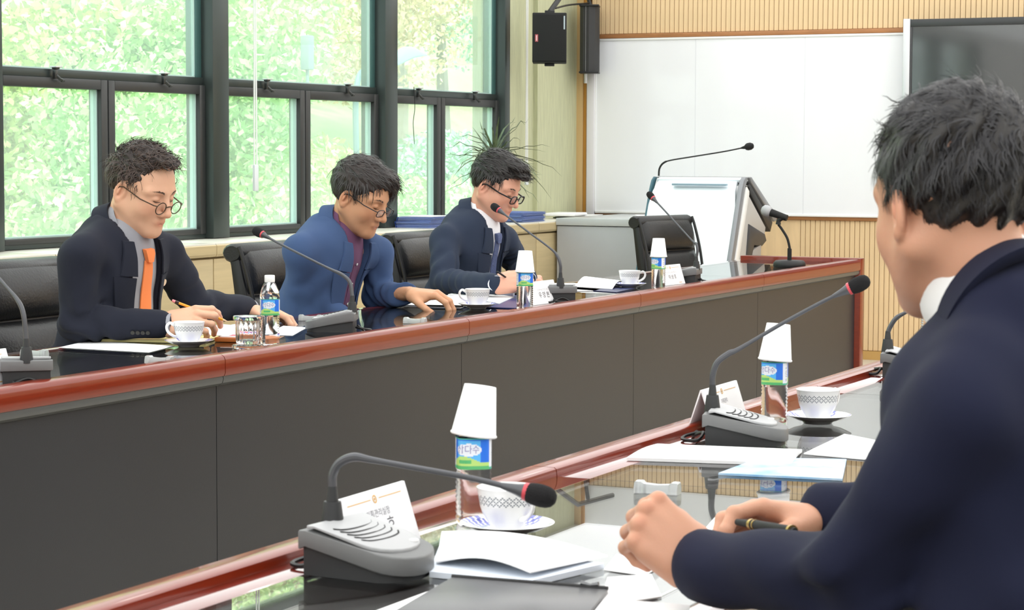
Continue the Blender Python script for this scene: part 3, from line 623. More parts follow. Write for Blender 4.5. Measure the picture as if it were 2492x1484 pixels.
def sqr(r, a, sq=1.6): return r * (1 - .075 * sq) / ((abs(math.cos(a)) ** (2 + sq) + abs(math.sin(a)) ** (2 + sq)) ** (1 / (2 + sq)))
TXT = text_mesh('삼다수', .0145)
def bottle(lab, loc, rz, cap=True):
    t = thing('water_bottle', lab, 'bottle', loc, rz, 'water bottles on the tables')
    prof = [(0, .004), (.022, .004), (.026, 0), (.0285, .002), (.030, .008)]
    for k in range(10): z = .012 + k * .0075; prof += [(.0308, z), (.0284, z + .0036)]
    prof += [(.0305, .087), (.0300, .089), (.0300, .138), (.0305, .141), (.0295, .147), (.027, .158), (.023, .170), (.018, .181), (.0135, .186), (.0125, .194), (.0125, .196), (0, .196)]
    mb = MB(); R = []
    for r, z in prof:
        s = 1.6 if z < .139 else max(0, 1.6 * (1 - (z - .139) / .012))
        R.append([(sqr(r, 2 * PI * j / 40, s) * math.cos(2 * PI * j / 40), sqr(r, 2 * PI * j / 40, s) * math.sin(2 * PI * j / 40), z) for j in range(40)])
    mb.rings(R[1:-1]).build('bottle_body', M_pet, t, smooth=True, sharp=70)
    # wrap label
    n, m = 120, 26; V = []; F = []; mi = []; z0, z1 = .0885, .1365
    for i in range(m + 1):
        for j in range(n): a = 2 * PI * j / n; r = sqr(.0305, a); V.append((r * math.cos(a), r * math.sin(a), z0 + (z1 - z0) * i / m))
    for i in range(m):
        for j in range(n):
            F.append((i * n + j, i * n + (j + 1) % n, (i + 1) * n + (j + 1) % n, (i + 1) * n + j)); v_ = (i + .5) / m; jj = j % 60; s = (jj - 22) / 22.0
            if jj < 44:
                c = 0 if abs(s) > .55 or v_ > .93 else 1
                hillh = .32 + .10 * math.cos(s * 3 + .8)
                if v_ < .10: c = 2
                elif v_ < hillh: c = 3 if not (-.5 < s < .1 and .2 < v_ < .32) else 2
                if ((s) / .62) ** 2 + ((v_ - .63) / .20) ** 2 < 1: c = 4
                if v_ > .96: c = 6
            else:
                c = 4
                if v_ < .08 or v_ > .95: c = 6
                elif 47 < jj < 57 and (.14 < v_ < .26 or (.7 < v_ < .78)): c = 5 if jj % 2 else 4
                elif 47 < jj < 58 and .3 < v_ < .62 and i % 2: c = 5 if (jj * 7 + i) % 3 else 4
            mi.append(c)
    mb = MB(); mb.add(V, F); mb.mi = mi; lb = mb.build('label', [M_lblue, M_lsky, M_lgreen, M_lmead, M_lwhite, M_lgrey, M_lteal], t, smooth=True, fix=False)
    for off in (22, 82):
        V = []
        for p in TXT[0]:
            a = 2 * PI * (off + p[0] / .0305 / (2 * PI) * 120 * .95) / 120; r = sqr(.0308, a); V.append((r * math.cos(a), r * math.sin(a), z0 + (z1 - z0) * .63 + p[1]))
        MB().add(V, TXT[1]).build('lettering', mat('label_lettering', '8a86b8', rough=.4), lb, fix=False)
    if cap:
        q = MB(); R = []
        for r, z in ((.0145, .186), (.0152, .188), (.0152, .204), (.0142, .2065), (0.004, .2065)):
            R.append([((r + (.0004 if j % 2 else 0)) * math.cos(2 * PI * j / 40), (r + (.0004 if j % 2 else 0)) * math.sin(2 * PI * j / 40), z) for j in range(40)])
        q.rings(R).build('cap', M_cap, t, smooth=True)
    return t
def paper_cup(lab, loc, tx, ty, rz=0):
    H = .078; prof = [(.0345, .0), (.0362, .0015), (.0362, .0035), (.0345, .005), (.0250, H - .001), (.0245, H), (.0238, H), (.0232, H - .004), (0, H - .004)]
    o = MB().lathe(prof, 48, cap0=False, cap1=False)
    inner = [(.0338, .0), (.0243, H - .006), (0, H - .006)]
    o.lathe(inner, 48, cap0=False, cap1=False)
    o = o.build('paper_cup', mat('white_paper_cup', 'f7f7f6', rough=.6), smooth=True, sharp=50, label=lab, cat='cup', group='white paper cups upturned on the bottles'); o.location = loc; o.rotation_euler = (tx, ty, rz); return o
bt = [('screw-capped clear water bottle before the man in the orange tie', at(657, 838), 4.0, None), ('clear water bottle under a paper cup, before the man in the dark suit', at(1277, 754), 4.1, (0, .02)), ('clear water bottle under a paper cup, farthest on the window side table', at(1602, 705), 3.2, (0, 0)),
      ('clear water bottle under a tilted paper cup, nearest the viewer', (-1.492, 2.985, TZ), 3.75, (-.10, .10)), ('clear water bottle under a paper cup, beside the cup on the near table', (-1.47, 4.36, TZ), 3.3, (-.06, .07)), ('clear water bottle half hidden behind the chin of the nearest man', px(2264, 842, Z=TZ), 3.0, (0, 0))]
for i, (lab, loc, rz, tc) in enumerate(bt):
    bottle(lab, tuple(loc), rz, True)
    if tc is not None:
        paper_cup(['', 'white paper cup upturned on the bottle before the man in the dark suit', 'white paper cup upturned on the farthest bottle by the empty chair', 'white paper cup tilted on the bottle nearest the viewer', 'white paper cup upturned on the bottle behind the rising microphone', 'white paper cup on the bottle behind the nearest man'][i], (loc[0], loc[1], TZ + .1375), tc[0], tc[1])
# ---- lidded tumbler on coaster
M_cryst = mat('clear_crystal', 'ffffff', rough=.03, trans=1.0, ior=1.45)
tl = at(603, 847)
o = MB().lathe([(0, 0), (.045, 0), (.0465, .003), (.0465, .009), (.044, .011), (0, .011)], 40).build('glass_coaster', M_cryst, smooth=True, sharp=50, label='round clear glass coaster under the lidded tumbler', cat='coaster'); o.location = tl
t = thing('glass_tumbler', 'fluted clear glass tumbler before the man in the orange tie', 'glass', (tl[0], tl[1], TZ + .0115))
R = []
for r, z in ((.030, 0), (.033, .004), (.0345, .02), (.0352, .05), (.0360, .070), (.0330, .070), (.0320, .03), (.029, .012), (.01, .012)):
    R.append([((r + (.0011 * math.cos(16 * 2 * PI * j / 64) if r > .0328 and z < .055 else 0)) * math.cos(2 * PI * j / 64), (r + (.0011 * math.cos(16 * 2 * PI * j / 64) if r > .0328 and z < .055 else 0)) * math.sin(2 * PI * j / 64), z) for j in range(64)])
MB().rings(R).build('tumbler_body', M_cryst, t, smooth=True, sharp=60)
o = MB().lathe([(0, 0), (.040, 0), (.0425, .003), (.0425, .011), (.040, .013), (.012, .014), (0, .014)], 40).build('lid', M_cryst, t, smooth=True, sharp=50); o.location = (0, 0, .0707)
# ---- clear acrylic rests
def rest(lab, loc, rz):
    R = []
    for x, w, h in ((-.038, .014, .024), (-.036, .0155, .027), (-.027, .0155, .027), (-.022, .012, .022), (.0, .011, .020), (.022, .012, .022), (.027, .0155, .027), (.036, .0155, .027), (.038, .014, .024)):
        R.append([(x, y * w, .0 + h * .78 * z) for y, z in ((-1, .04), (-1, .5), (-.75, .95), (0, 1), (.75, .95), (1, .5), (1, .04), (0, 0))])
    o = MB().rings(R).build('acrylic_rest', mat('frosted_clear_acrylic', 'f4f8f8', rough=.22, trans=.55, ior=1.4), smooth=True, sharp=30, label=lab, cat='paper rest', group='clear acrylic rests on the tables'); o.location = loc; o.rotation_euler = (0, 0, rz)
rest('small clear acrylic rest beside the leftmost microphone unit', at(84, 867), .15); rest('small clear acrylic rest on bare glass before the orange-tied man', at(388, 884), .15); rest('small clear acrylic rest behind the microphone of the man in the blue jacket', at(755, 780), .3)
rest('small clear acrylic rest beside the cup of the man in the blue jacket', at(1010, 787), .15); rest('small clear acrylic rest by the cuff of the man in the dark suit', at(1228, 722), .25); rest('small clear acrylic rest behind the fist of the nearest man', at(1600, 1200), .1)
# ============================================================ MICROPHONE UNITS
M_ug = mat('grey_unit_shell', '747575', rough=.45); M_ul = mat('unit_plate_reflection_grey', 'b0b1b2', rough=.42); M_ub = mat('charcoal_unit_base', '303132', rough=.5)  # plate paler than the shell: a reflection put into its grey
M_goose = mat('dark_grey_gooseneck', '55565a', rough=.35, metal=.3); M_foam = mat('black_foam', '1b1a1c', rough=.95, bump=.6, bscale=900); M_ring = mat('red_ring', 'd8505a', rough=.35)
def mic_unit(lab, loc, rz, path, wire=True, ringcol=None, s=1.0, cablelab=None):
    t = thing('microphone_unit', lab, 'microphone', loc, rz, 'conference microphone units')
    hw = .063; L = .165
    def outline(ins=0.0, x0=.0, x1=L, n=10):
        P = [(x0 + ins, -hw + ins), (x0 + .012 + ins, -hw + ins)]
        xc = x1 - .045
        for k in range(n + 1):
            a = -PI / 2 + PI * k / n; P.append((xc + (.045 - ins) * math.cos(a), (hw - ins) * math.sin(a)))
        P += [(x0 + .012 + ins, hw - ins), (x0 + ins, hw - ins)]
        return P
    zt = lambda x: .066 - .034 * max(0, min(1, (x - .02) / (L - .02))) if x > .02 else .066 - .02 * (0.02 - x) / .02 * .25
    def solid(P, zlo, zhi, nm, m, b=.0):
        V = [(x, y, zlo(x)) for x, y in P] + [(x, y, zhi(x)) for x, y in P]; n = len(P)
        F = [tuple(range(n - 1, -1, -1)), tuple(range(n, 2 * n))] + [(i, (i + 1) % n, n + (i + 1) % n, n + i) for i in range(n)]
        return MB().add(V, F).build(nm, m, t, smooth=True, sharp=40, bevel=b)
    solid(outline(.006), lambda x: .0, lambda x: zt(x) - .02, 'unit_base', M_ub)
    solid(outline(0), lambda x: max(.004, zt(x) - .026), lambda x: zt(x), 'unit_shell', M_ug, b=.0025)
    P = [(x, y) for x, y in outline(.004, .008, L - .018)]
    solid(P, lambda x: zt(x) - .001, lambda x: zt(x) + .0045, 'speaker_plate', M_ul, b=.0015)
    for k in range(5):
        xc = .045 + k * .0115; V = []; n = 10; hy = .044
        for j in range(n + 1):
            u = -1 + 2 * j / n; x = xc + .012 * (1 - u * u) ** .5 if abs(u) < 1 else xc
            V += [(x, hy * u, zt(x) + .0050), (x + .0032, hy * u, zt(x) + .0050), (x + .0016, hy * u, zt(x) + .0030)]
        F = []
        for j in range(n): a = 3 * j; F += [(a, a + 1, a + 4, a + 3), (a, a + 3, a + 5, a + 2), (a + 1, a + 2, a + 5, a + 4)]
        MB().add(V, F).build('speaker_slot', M_blackm, t)
    q = MB().lathe([(0, 0), (.0065, 0), (.0065, .0022), (.005, .003), (0, .003)], 16).build('talk_button', mat('white_button', 'f4f4f2', rough=.3), t, smooth=True); q.location = (.128, .030, zt(.128) + .0035)
    cx = .014; zb = zt(cx)
    MB().lathe([(.0, -.01), (.0165, -.01), (.0160, .0), (.0125, .026), (.0118, .029), (0.0085, .029), (.0062, .050), (0, .050)], 18, (cx, 0, zb)).build('gooseneck_collar', M_ub, t, smooth=True, sharp=40)
    # gooseneck path given in world points from base to head
    inv = Matrix.Rotation(-rz, 3, 'Z'); o0 = Vector((loc[0], loc[1], loc[2]))
    P = [inv @ (Vector(p) - o0) for p in path]; dl = Vector((cx, 0, zb + .047)) - P[0]; P = [p + dl * max(0, 1 - i / 4) for i, p in enumerate(P)]
    B = bez(P, 10); n = len(B); k0 = int(n * .45)
    MB().tube(B, [.0062 if i < k0 else .0062 - .0022 * min(1, (i - k0) / (n - k0) * 3) for i in range(n)], 10).build('gooseneck', M_goose, t, smooth=True)
    e = Vector(B[-1]); d = (e - Vector(B[-4])).normalized()
    MB().tube([e - d * .034, e - d * .012, e], [.0042, .0078, .0112], 14).build('mic_neck', M_goose, t, smooth=True)
    MB().tube([e - d * .001, e + d * .005], [.0122, .0126], 16).build('light_ring', M_ring, t, smooth=True, sharp=50)
    hd = [(-.0, .0125), (.005, .0142), (.012, .0153), (.020, .0155), (.028, .0146), (.035, .0118), (.039, .007), (.0405, .001)]
    MB().tube([e + d * (.004 + a) for a, r in hd], [r for a, r in hd], 18).build('foam_windscreen', M_foam, t, smooth=True)
    if wire:
        C = bez([(0.0, .02, .014), (-.022, .035, .012), (-.045, .02, .006), (-.04, -.02, .005), (-.012, -.03, .006), (-.004, .0, .018), (-.03, .05, .0045), (-.03, .12, .0042)], 7)
        MB().tube(C, .0036, 6).build('cable', M_black, t, smooth=True)
    return t
def vplane(pts, o, az):
    """points seen at these places that lie in the upright plane through o with heading az"""
    nx, ny = -math.sin(az), math.cos(az); out = []
    for x, y in pts:
        d = ray(x, y); t = ((o[0] - CAM[0]) * nx + (o[1] - CAM[1]) * ny) / (d[0] * nx + d[1] * ny); out.append(CAM + d * t)
    return out
def unit_at(lab, x, y, rz, pts, az, **kw):
    p = x if y is None else at(x, y)
    return mic_unit(lab, p, rz, vplane(pts, p, az), **kw)
unit_at('grey microphone unit beside the leftmost name card, back turned to the viewer', 66, 938, 2.3, [(57, 860), (52, 790), (38, 745), (0, 690), (-60, 610)], 2.85)
unit_at('grey microphone unit seen from its side before the man in the blue jacket', 868, 806, 3.55, [(846, 745), (843, 705), (826, 680), (795, 658), (700, 603), (640, 571)], 3.0)
unit_at('grey microphone unit leaning across the face of the man in the dark suit', 1366, 736, 2.25, [(1366, 672), (1365, 650), (1358, 628), (1342, 608), (1280, 560), (1215, 512)], 2.9)
unit_at('grey microphone unit behind the farthest name card by the empty chair', 1702, 687, 3.3, [(1701, 640), (1702, 620), (1697, 600), (1685, 588), (1620, 515), (1590, 483)], 2.75)
unit_at('grey microphone unit nearest the viewer with its drooping gooseneck', (-1.519, 2.578, TZ), None, -.08, [(806, 1215), (808, 1175), (825, 1140), (860, 1119), (905, 1119), (1000, 1136), (1150, 1164), (1278, 1196)], .12)
unit_at('grey microphone unit on the near table with its head raised high', (-1.511, 4.055, TZ), None, .25, [(1737, 945), (1737, 915), (1748, 884), (1775, 861), (1800, 848), (1900, 789), (2000, 735), (2066, 703)], .15)
unit_at('grey microphone unit partly hidden behind the shoulder of the nearest man', (-1.56, 5.49, TZ), None, .2, [(2192, 815), (2190, 800), (2196, 778), (2212, 762), (2240, 745), (2330, 700)], .15)
# ---- round based hand microphone at the table end
rb = px(1921, 650, Z=TZ); rm = thing('desk_microphone', 'silver-headed hand microphone clipped on a round-based desk stand', 'microphone', tuple(rb))
MB().lathe([(0, 0), (.078, 0), (.082, .006), (.080, .022), (.070, .034), (.012, .038), (0, .038)], 36).build('round_base', M_black, rm, smooth=True, sharp=50)
Pm = [np.array(p) - rb for p in vplane([(1921, 640), (1922, 605), (1916, 580), (1903, 558), (1894, 546)], rb, PI)]
MB().tube(bez([(0, 0, .03), (0, 0, .09)] + Pm[1:], 6), [.011] * 8 + [.0065] * 23, 10).build('flexible_stem', M_blackm, rm, smooth=True)
e = Pm[-1]; c1 = np.array(vplane([(1905, 527)], rb, PI)[0]) - rb; c2 = np.array(vplane([(1876, 517)], rb, PI)[0]) - rb; c3 = np.array(vplane([(1861, 511)], rb, PI)[0]) - rb
MB().tube([e, (e + c1) / 2 + np.array([-.01, 0, 0]), c1], [.014, .012, .015], 10).build('clip', M_black, rm, smooth=True)
MB().tube([c1 + (c1 - c2) * .35, c1, c2], [.016, .0165, .020], 14).build('mic_handle', M_blackm, rm, smooth=True)
M_mesh = mat('silver_mesh', 'b9babd', rough=.45, metal=.5, bump=.5, bscale=700)
dm = (c3 - c2); dm /= np.linalg.norm(dm); MB().tube([c2 + dm * a for a in (0, .004, .014, .028, .042, .050, .053)], [.019, .024, .0275, .029, .0245, .014, .002], 18).build('mic_head', M_mesh, rm, smooth=True)
# ============================================================ NAME CARDS
M_card = mat('name_card_white', 'f6f6f8', rough=.4); M_gold = mat('gold_line', 'd9a44a', rough=.35); M_ink = mat('grey_ink', '77767e', rough=.6); M_ink2 = mat('dark_ink', '55545a', rough=.6)
def name_card(lab, a, b, face, title, name, H=.085, gold=True, nsz=.022, tsz=.011, shift=0.0):
    """tent card from a to b (ground line), front face towards 'face' side"""
    a = np.array(a, float); b = np.array(b, float); d = b - a; L = np.linalg.norm(d[:2]); az = math.atan2(d[1], d[0])
    t = thing('name_card', lab, 'name card', (a[0], a[1], TZ), az, 'folded name cards on the tables'); dp = .030 * face
    q = MB(); R = [[(x, 0, 0), (x, dp - .0022 * face, H), (x, dp + .0022 * face, H), (x, 2 * dp, 0), (x, 2 * dp - .002 * face, 0), (x, dp, H - .004), (x, .002 * face, 0)] for x in (0, L)]
    q.rings(R).build('card', M_card, t)
    # printed marks sit on the front face
    dq = dp - .0022 * face
    def onface(u, v, off=.0007): return (u, v / math.hypot(H, dp) * dq - off * (1 if face > 0 else -1), v / math.hypot(H, dp) * H + .0002)
    S = math.hypot(H, dp); flip = 1 if face > 0 else -1
    U = lambda u: u if face > 0 else L - u
    def rect(u0, u1, v0, v1, m, nm): MB().add([onface(U(u0), v0), onface(U(u1), v0), onface(U(u1), v1), onface(U(u0), v1)], [(0, 1, 2, 3)]).build(nm, m, t, fix=False)
    if gold:
        rect(.1 * L, .44 * L, S - .0135, S - .0122, M_gold, 'gold_rule'); rect(.56 * L, .9 * L, S - .0135, S - .0122, M_gold, 'gold_rule')
        n = 14; MB().add([onface(U(L / 2 + .0062 * math.cos(2 * PI * k / n)), S - .013 + .0062 * math.sin(2 * PI * k / n)) for k in range(n)] + [onface(U(L / 2 + .0042 * math.cos(2 * PI * k / n)), S - .013 + .0042 * math.sin(2 * PI * k / n)) for k in range(n)], [(k, (k + 1) % n, n + (k + 1) % n, n + k) for k in range(n)]).build('round_emblem', M_gold, t, fix=False)
        MB().add([onface(U(L / 2 + .0022 * math.cos(2 * PI * k / 5)), S - .013 + .0022 * math.sin(2 * PI * k / 5)) for k in range(5)], [tuple(range(5))]).build('emblem_centre', M_gold, t, fix=False)
        rect(.74 * L, .86 * L, .0075, .0095, M_gold, 'gold_mark')
    for s_, sz, vv, m, nm in ((title, tsz, S * .62, M_ink, 'title_lettering'), (name, nsz, S * .38, M_ink2, 'name_lettering')):
        if not s_: continue
        v, f = text_mesh(s_, sz); MB().add([onface(U(L / 2 + p[0] + (shift if nm[0] == 'n' else 0)), vv + p[1]) for p in v], f).build(nm, m, t, fix=False)
    return t
def gp(x, y): p = px(x, y, Z=TZ); return p
# near card: ground points of its readable face
name_card('white name card with a gold rule behind the nearest microphone unit', (-1.500, 2.63, 0), (-1.504, 2.835, 0), 1, '기획관리실장', '조  호', nsz=.026, tsz=.013, shift=.01)
name_card('white name card half hidden behind the raised microphone unit', (-1.545, 4.20, 0), (-1.548, 4.42, 0), 1, '기획관리', '조  ', nsz=.02, tsz=.011, shift=.02)
name_card('white name card beside the bottle of the man in the dark suit', (-3.44, 7.38, 0), (-3.43, 7.60, 0), 1, 'ㅣㅓㅡㅗㅣㅏㅣㅓㅣ', '우 양 본', gold=False, nsz=.026, tsz=.011)
name_card('white name card farthest along the window side table', (-3.45, 8.73, 0), (-3.43, 8.94, 0), 1, 'ㅓㅣㅡㅏㅣㅗㅣㅏㅣㅣ', '이 상 조', gold=True, nsz=.022, tsz=.011)
name_card('white name card leftmost on the window side table', (-3.42, 4.08, 0), (-3.415, 4.30, 0), 1, '', '', gold=True)
# ============================================================ PAPERS
def sheet(name, lab, cat, pts, z, m, th=.0006, curl=None, group=None, n=8, parts=None, thick_m=None):
    """sheet from four ground corners, optionally lifted by curl(u,v)"""
    P = [np.array(p, float)[:2] for p in pts]; c = sum(P) / 4; V = []; F = []
    for lay in (0, 1):
        for i in range(n + 1):
            for j in range(n + 1):
                u, v = i / n, j / n; p = (P[0] * (1 - u) + P[1] * u) * (1 - v) + (P[3] * (1 - u) + P[2] * u) * v
                h = curl(u, v) if curl else 0
                V.append((p[0] - c[0], p[1] - c[1], h + (th if lay else 0)))
    N = (n + 1) ** 2
    for i in range(n):
        for j in range(n):
            a = i * (n + 1) + j; q = (a, a + n + 1, a + n + 2, a + 1); F.append(tuple(N + k for k in q)); F.append(tuple(reversed(q)))
    bd = [i * (n + 1) for i in range(n + 1)] + [n * (n + 1) + j for j in range(1, n + 1)] + [i * (n + 1) + n for i in range(n - 1, -1, -1)] + [j for j in range(n - 1, 0, -1)]
    for k in range(len(bd)): a, b = bd[k], bd[(k + 1) % len(bd)]; F.append((a, b, N + b, N + a))
    o = MB().add(V, F).build(name, m, smooth=True, sharp=40, label=lab, cat=cat, group=group); o.location = (c[0], c[1], z); return o
M_cool = mat('cool_white_paper', 'e9f1fb', rough=.6); M_yel = mat('yellow_legal_paper', 'f3e6a0', rough=.6); M_sky = mat('sky_blue_print', '6fb4e8', rough=.3, col2='e4f2fb', vscale=14)
quad = lambda *p: [gp(*q) for q in p]
sheet('paper', 'white sheet before the man in the orange tie, nearest the table rim', 'paper', quad((143, 846), (215, 829), (425, 842), (362, 858)), TZ + .0003, M_paper)
o = sheet('notepad', 'yellow lined notepad under the forearm of the orange-tied man', 'notepad', quad((243, 832), (300, 812), (560, 815), (500, 836)), TZ + .001, M_yel, th=.008)
sheet('paper', 'white paper under the pencil hand, behind the coffee cup', 'paper', quad((430, 820), (540, 796), (640, 808), (560, 826)), TZ + .0098, M_paper, th=.0012)
wt = thing('card_tray', 'orange-brown leather tray behind the tumbler and the bottle', 'tray', tuple(gp(600, 830)), .25)
box('tray_body', (-.085, -.05, 0), (.085, .05, .014), mat('tan_leather', 'b8672c', rough=.5), wt, bevel=.003)
box('name_slips', (-.07, -.04, .0141), (.06, .04, .017), mat('white_slips', 'f2eef2', rough=.5), wt)
box('red_print', (-.05, -.02, .0171), (.0, .02, .0174), mat('red_print', 'd8506a', rough=.5), wt); box('blue_print', (.0, -.02, .0171), (.04, .02, .0174), mat('blue_print', '5060c0', rough=.5), wt)
sheet('paper', 'pale blue sheet between the bottle and the microphone unit', 'paper', quad((640, 815), (690, 793), (748, 797), (712, 817)), TZ + .0003, M_cool)
sheet('paper', 'white sheet held by the left hand of the orange-tied man', 'paper', quad((560, 775), (590, 752), (668, 752), (655, 778)), TZ + .0003, M_cool, curl=lambda u, v: .02 * u * (1 - v))
sheet('paper', 'white papers under the fingers of the man in the blue jacket', 'paper', quad((983, 743), (1045, 721), (1165, 727), (1120, 748)), TZ + .0003, M_paper, th=.003, curl=lambda u, v: .008 * (1 - v) * u)
sheet('folder_sheet', 'navy folder under papers before the man in the dark suit', 'folder', quad((1130, 748), (1180, 716), (1300, 722), (1280, 752)), TZ + .0003, mat('navy_folder', '2b356e', rough=.35), th=.003)
sheet('paper', 'white papers fanned beside the coffee cup on the navy folder', 'paper', quad((1090, 720), (1130, 708), (1250, 726), (1215, 742)), TZ + .0036, M_paper, th=.003)
sheet('paper', 'white sheet spread before the man in the dark suit', 'paper', quad((1215, 712), (1300, 690), (1500, 690), (1450, 708)), TZ + .0003, M_paper, th=.002)
sheet('booklet', 'open booklet with curled pages beside the farthest coffee cup', 'booklet', quad((1400, 700), (1440, 684), (1520, 690), (1490, 706)), TZ + .003, M_paper, th=.003, curl=lambda u, v: .028 * math.sin(PI * u) * (1 - .3 * v))
sheet('brochure', 'dark blue brochure beneath the farthest booklet', 'brochure', quad((1385, 704), (1450, 692), (1545, 702), (1500, 712)), TZ + .0003, mat('navy_print', '39406a', rough=.3), th=.002)
tp = px(1075, 744, Z=TZ + .006); d1 = px(1027, 743, Z=TZ + .007); d2 = px(1128, 745, Z=TZ + .007)
pn = thing('black_pen', 'slim black pen lying on papers before the man in the blue jacket', 'pen', tuple(d1)); MB().tube([(0, 0, 0), tuple((d2 - d1) * .7), tuple((d2 - d1) * .75), tuple(d2 - d1)], [.003, .0035, .0045, .003], 8).build('barrel', M_black, pn, smooth=True)
# near table
sheet('booklet', 'thick white booklet with a lifted cover beside the nearest unit', 'booklet', quad((1062, 1388), (1075, 1312), (1478, 1372), (1290, 1424)), TZ + .0102, M_paper, th=.002, curl=lambda u, v: .013 * math.sin(PI * v) + .006 * (1 - u) * v, n=14)
sheet('paper', 'stack of bluish pages beneath the lifted booklet cover', 'paper', quad((1045, 1405), (1075, 1325), (1470, 1385), (1290, 1428)), TZ + .0003, M_cool, th=.008)
bf = thing('document_case', 'black document case with a metal clasp at the front of the near table', 'folder', (0, 0, TZ)); a = [gp(*q) for q in ((960, 1500), (1100, 1417), (1480, 1447), (1430, 1510))]
V = [(p[0], p[1], z) for z in (0.0, .008) for p in a]; MB().add(V, [(3, 2, 1, 0), (4, 5, 6, 7), (0, 1, 5, 4), (1, 2, 6, 5), (2, 3, 7, 6), (3, 0, 4, 7)]).build('case_body', mat('charcoal_leatherette', '5d5d5f', rough=.35), bf, bevel=.002)
MB().tube([(a[1][0], a[1][1], .0085), (a[2][0], a[2][1], .0085)], .0028, 8).build('spine_piping', M_black, bf, smooth=True)
k = a[2] + (a[1] - a[2]) * .06; k2 = a[2] + (a[1] - a[2]) * .17
MB().tube([(k[0], k[1], .013), ((k[0] + k2[0]) / 2, (k[1] + k2[1]) / 2, .011), (k2[0], k2[1], .013)], [.0035, .002, .0035], 8).build('clasp', M_chrome, bf, smooth=True)
sheet('paper', 'white sheet sticking out left of the black document case', 'paper', quad((900, 1492), (1040, 1440), (1110, 1425), (1000, 1500)), TZ - .0001 + .0002, M_paper)
sheet('paper', 'white sheet by the sleeve at the front edge of the near table', 'paper', quad((1462, 1478), (1478, 1408), (1585, 1400), (1610, 1455)), TZ + .0003, M_paper, th=.002)
sheet('paper', 'white page hanging over the front border of the near table', 'paper', quad((1440, 1500), (1470, 1462), (1680, 1478), (1670, 1510)), TZ + .0025, M_paper, th=.001)
sheet('paper', 'white sheet between the booklet and the fist', 'paper', quad((1470, 1388), (1500, 1350), (1620, 1372), (1570, 1402)), TZ + .0003, M_paper, th=.001)
sheet('paper', 'white sheet under the pen hand of the nearest man', 'paper', quad((1690, 1318), (1748, 1250), (1900, 1275), (1860, 1350)), TZ + .0003, M_paper, th=.001)
sheet('booklet', 'white stapled document in front of the raised microphone unit', 'booklet', quad((1525, 1121), (1600, 1087), (1952, 1101), (1925, 1134)), TZ + .0003, M_paper, th=.006, curl=lambda u, v: .004 * math.sin(PI * u))
sheet('brochure', 'sky blue brochure under the stapled document', 'brochure', quad((1748, 1156), (1850, 1118), (2060, 1122), (2050, 1170)), TZ - .0001 + .0003, M_sky, th=.004).location.z = TZ + .0001
sheet('paper', 'white pages by the elbow, behind the blue brochure', 'paper', quad((1955, 1106), (2055, 1058), (2140, 1075), (2110, 1120)), TZ + .0003, M_paper, th=.002)
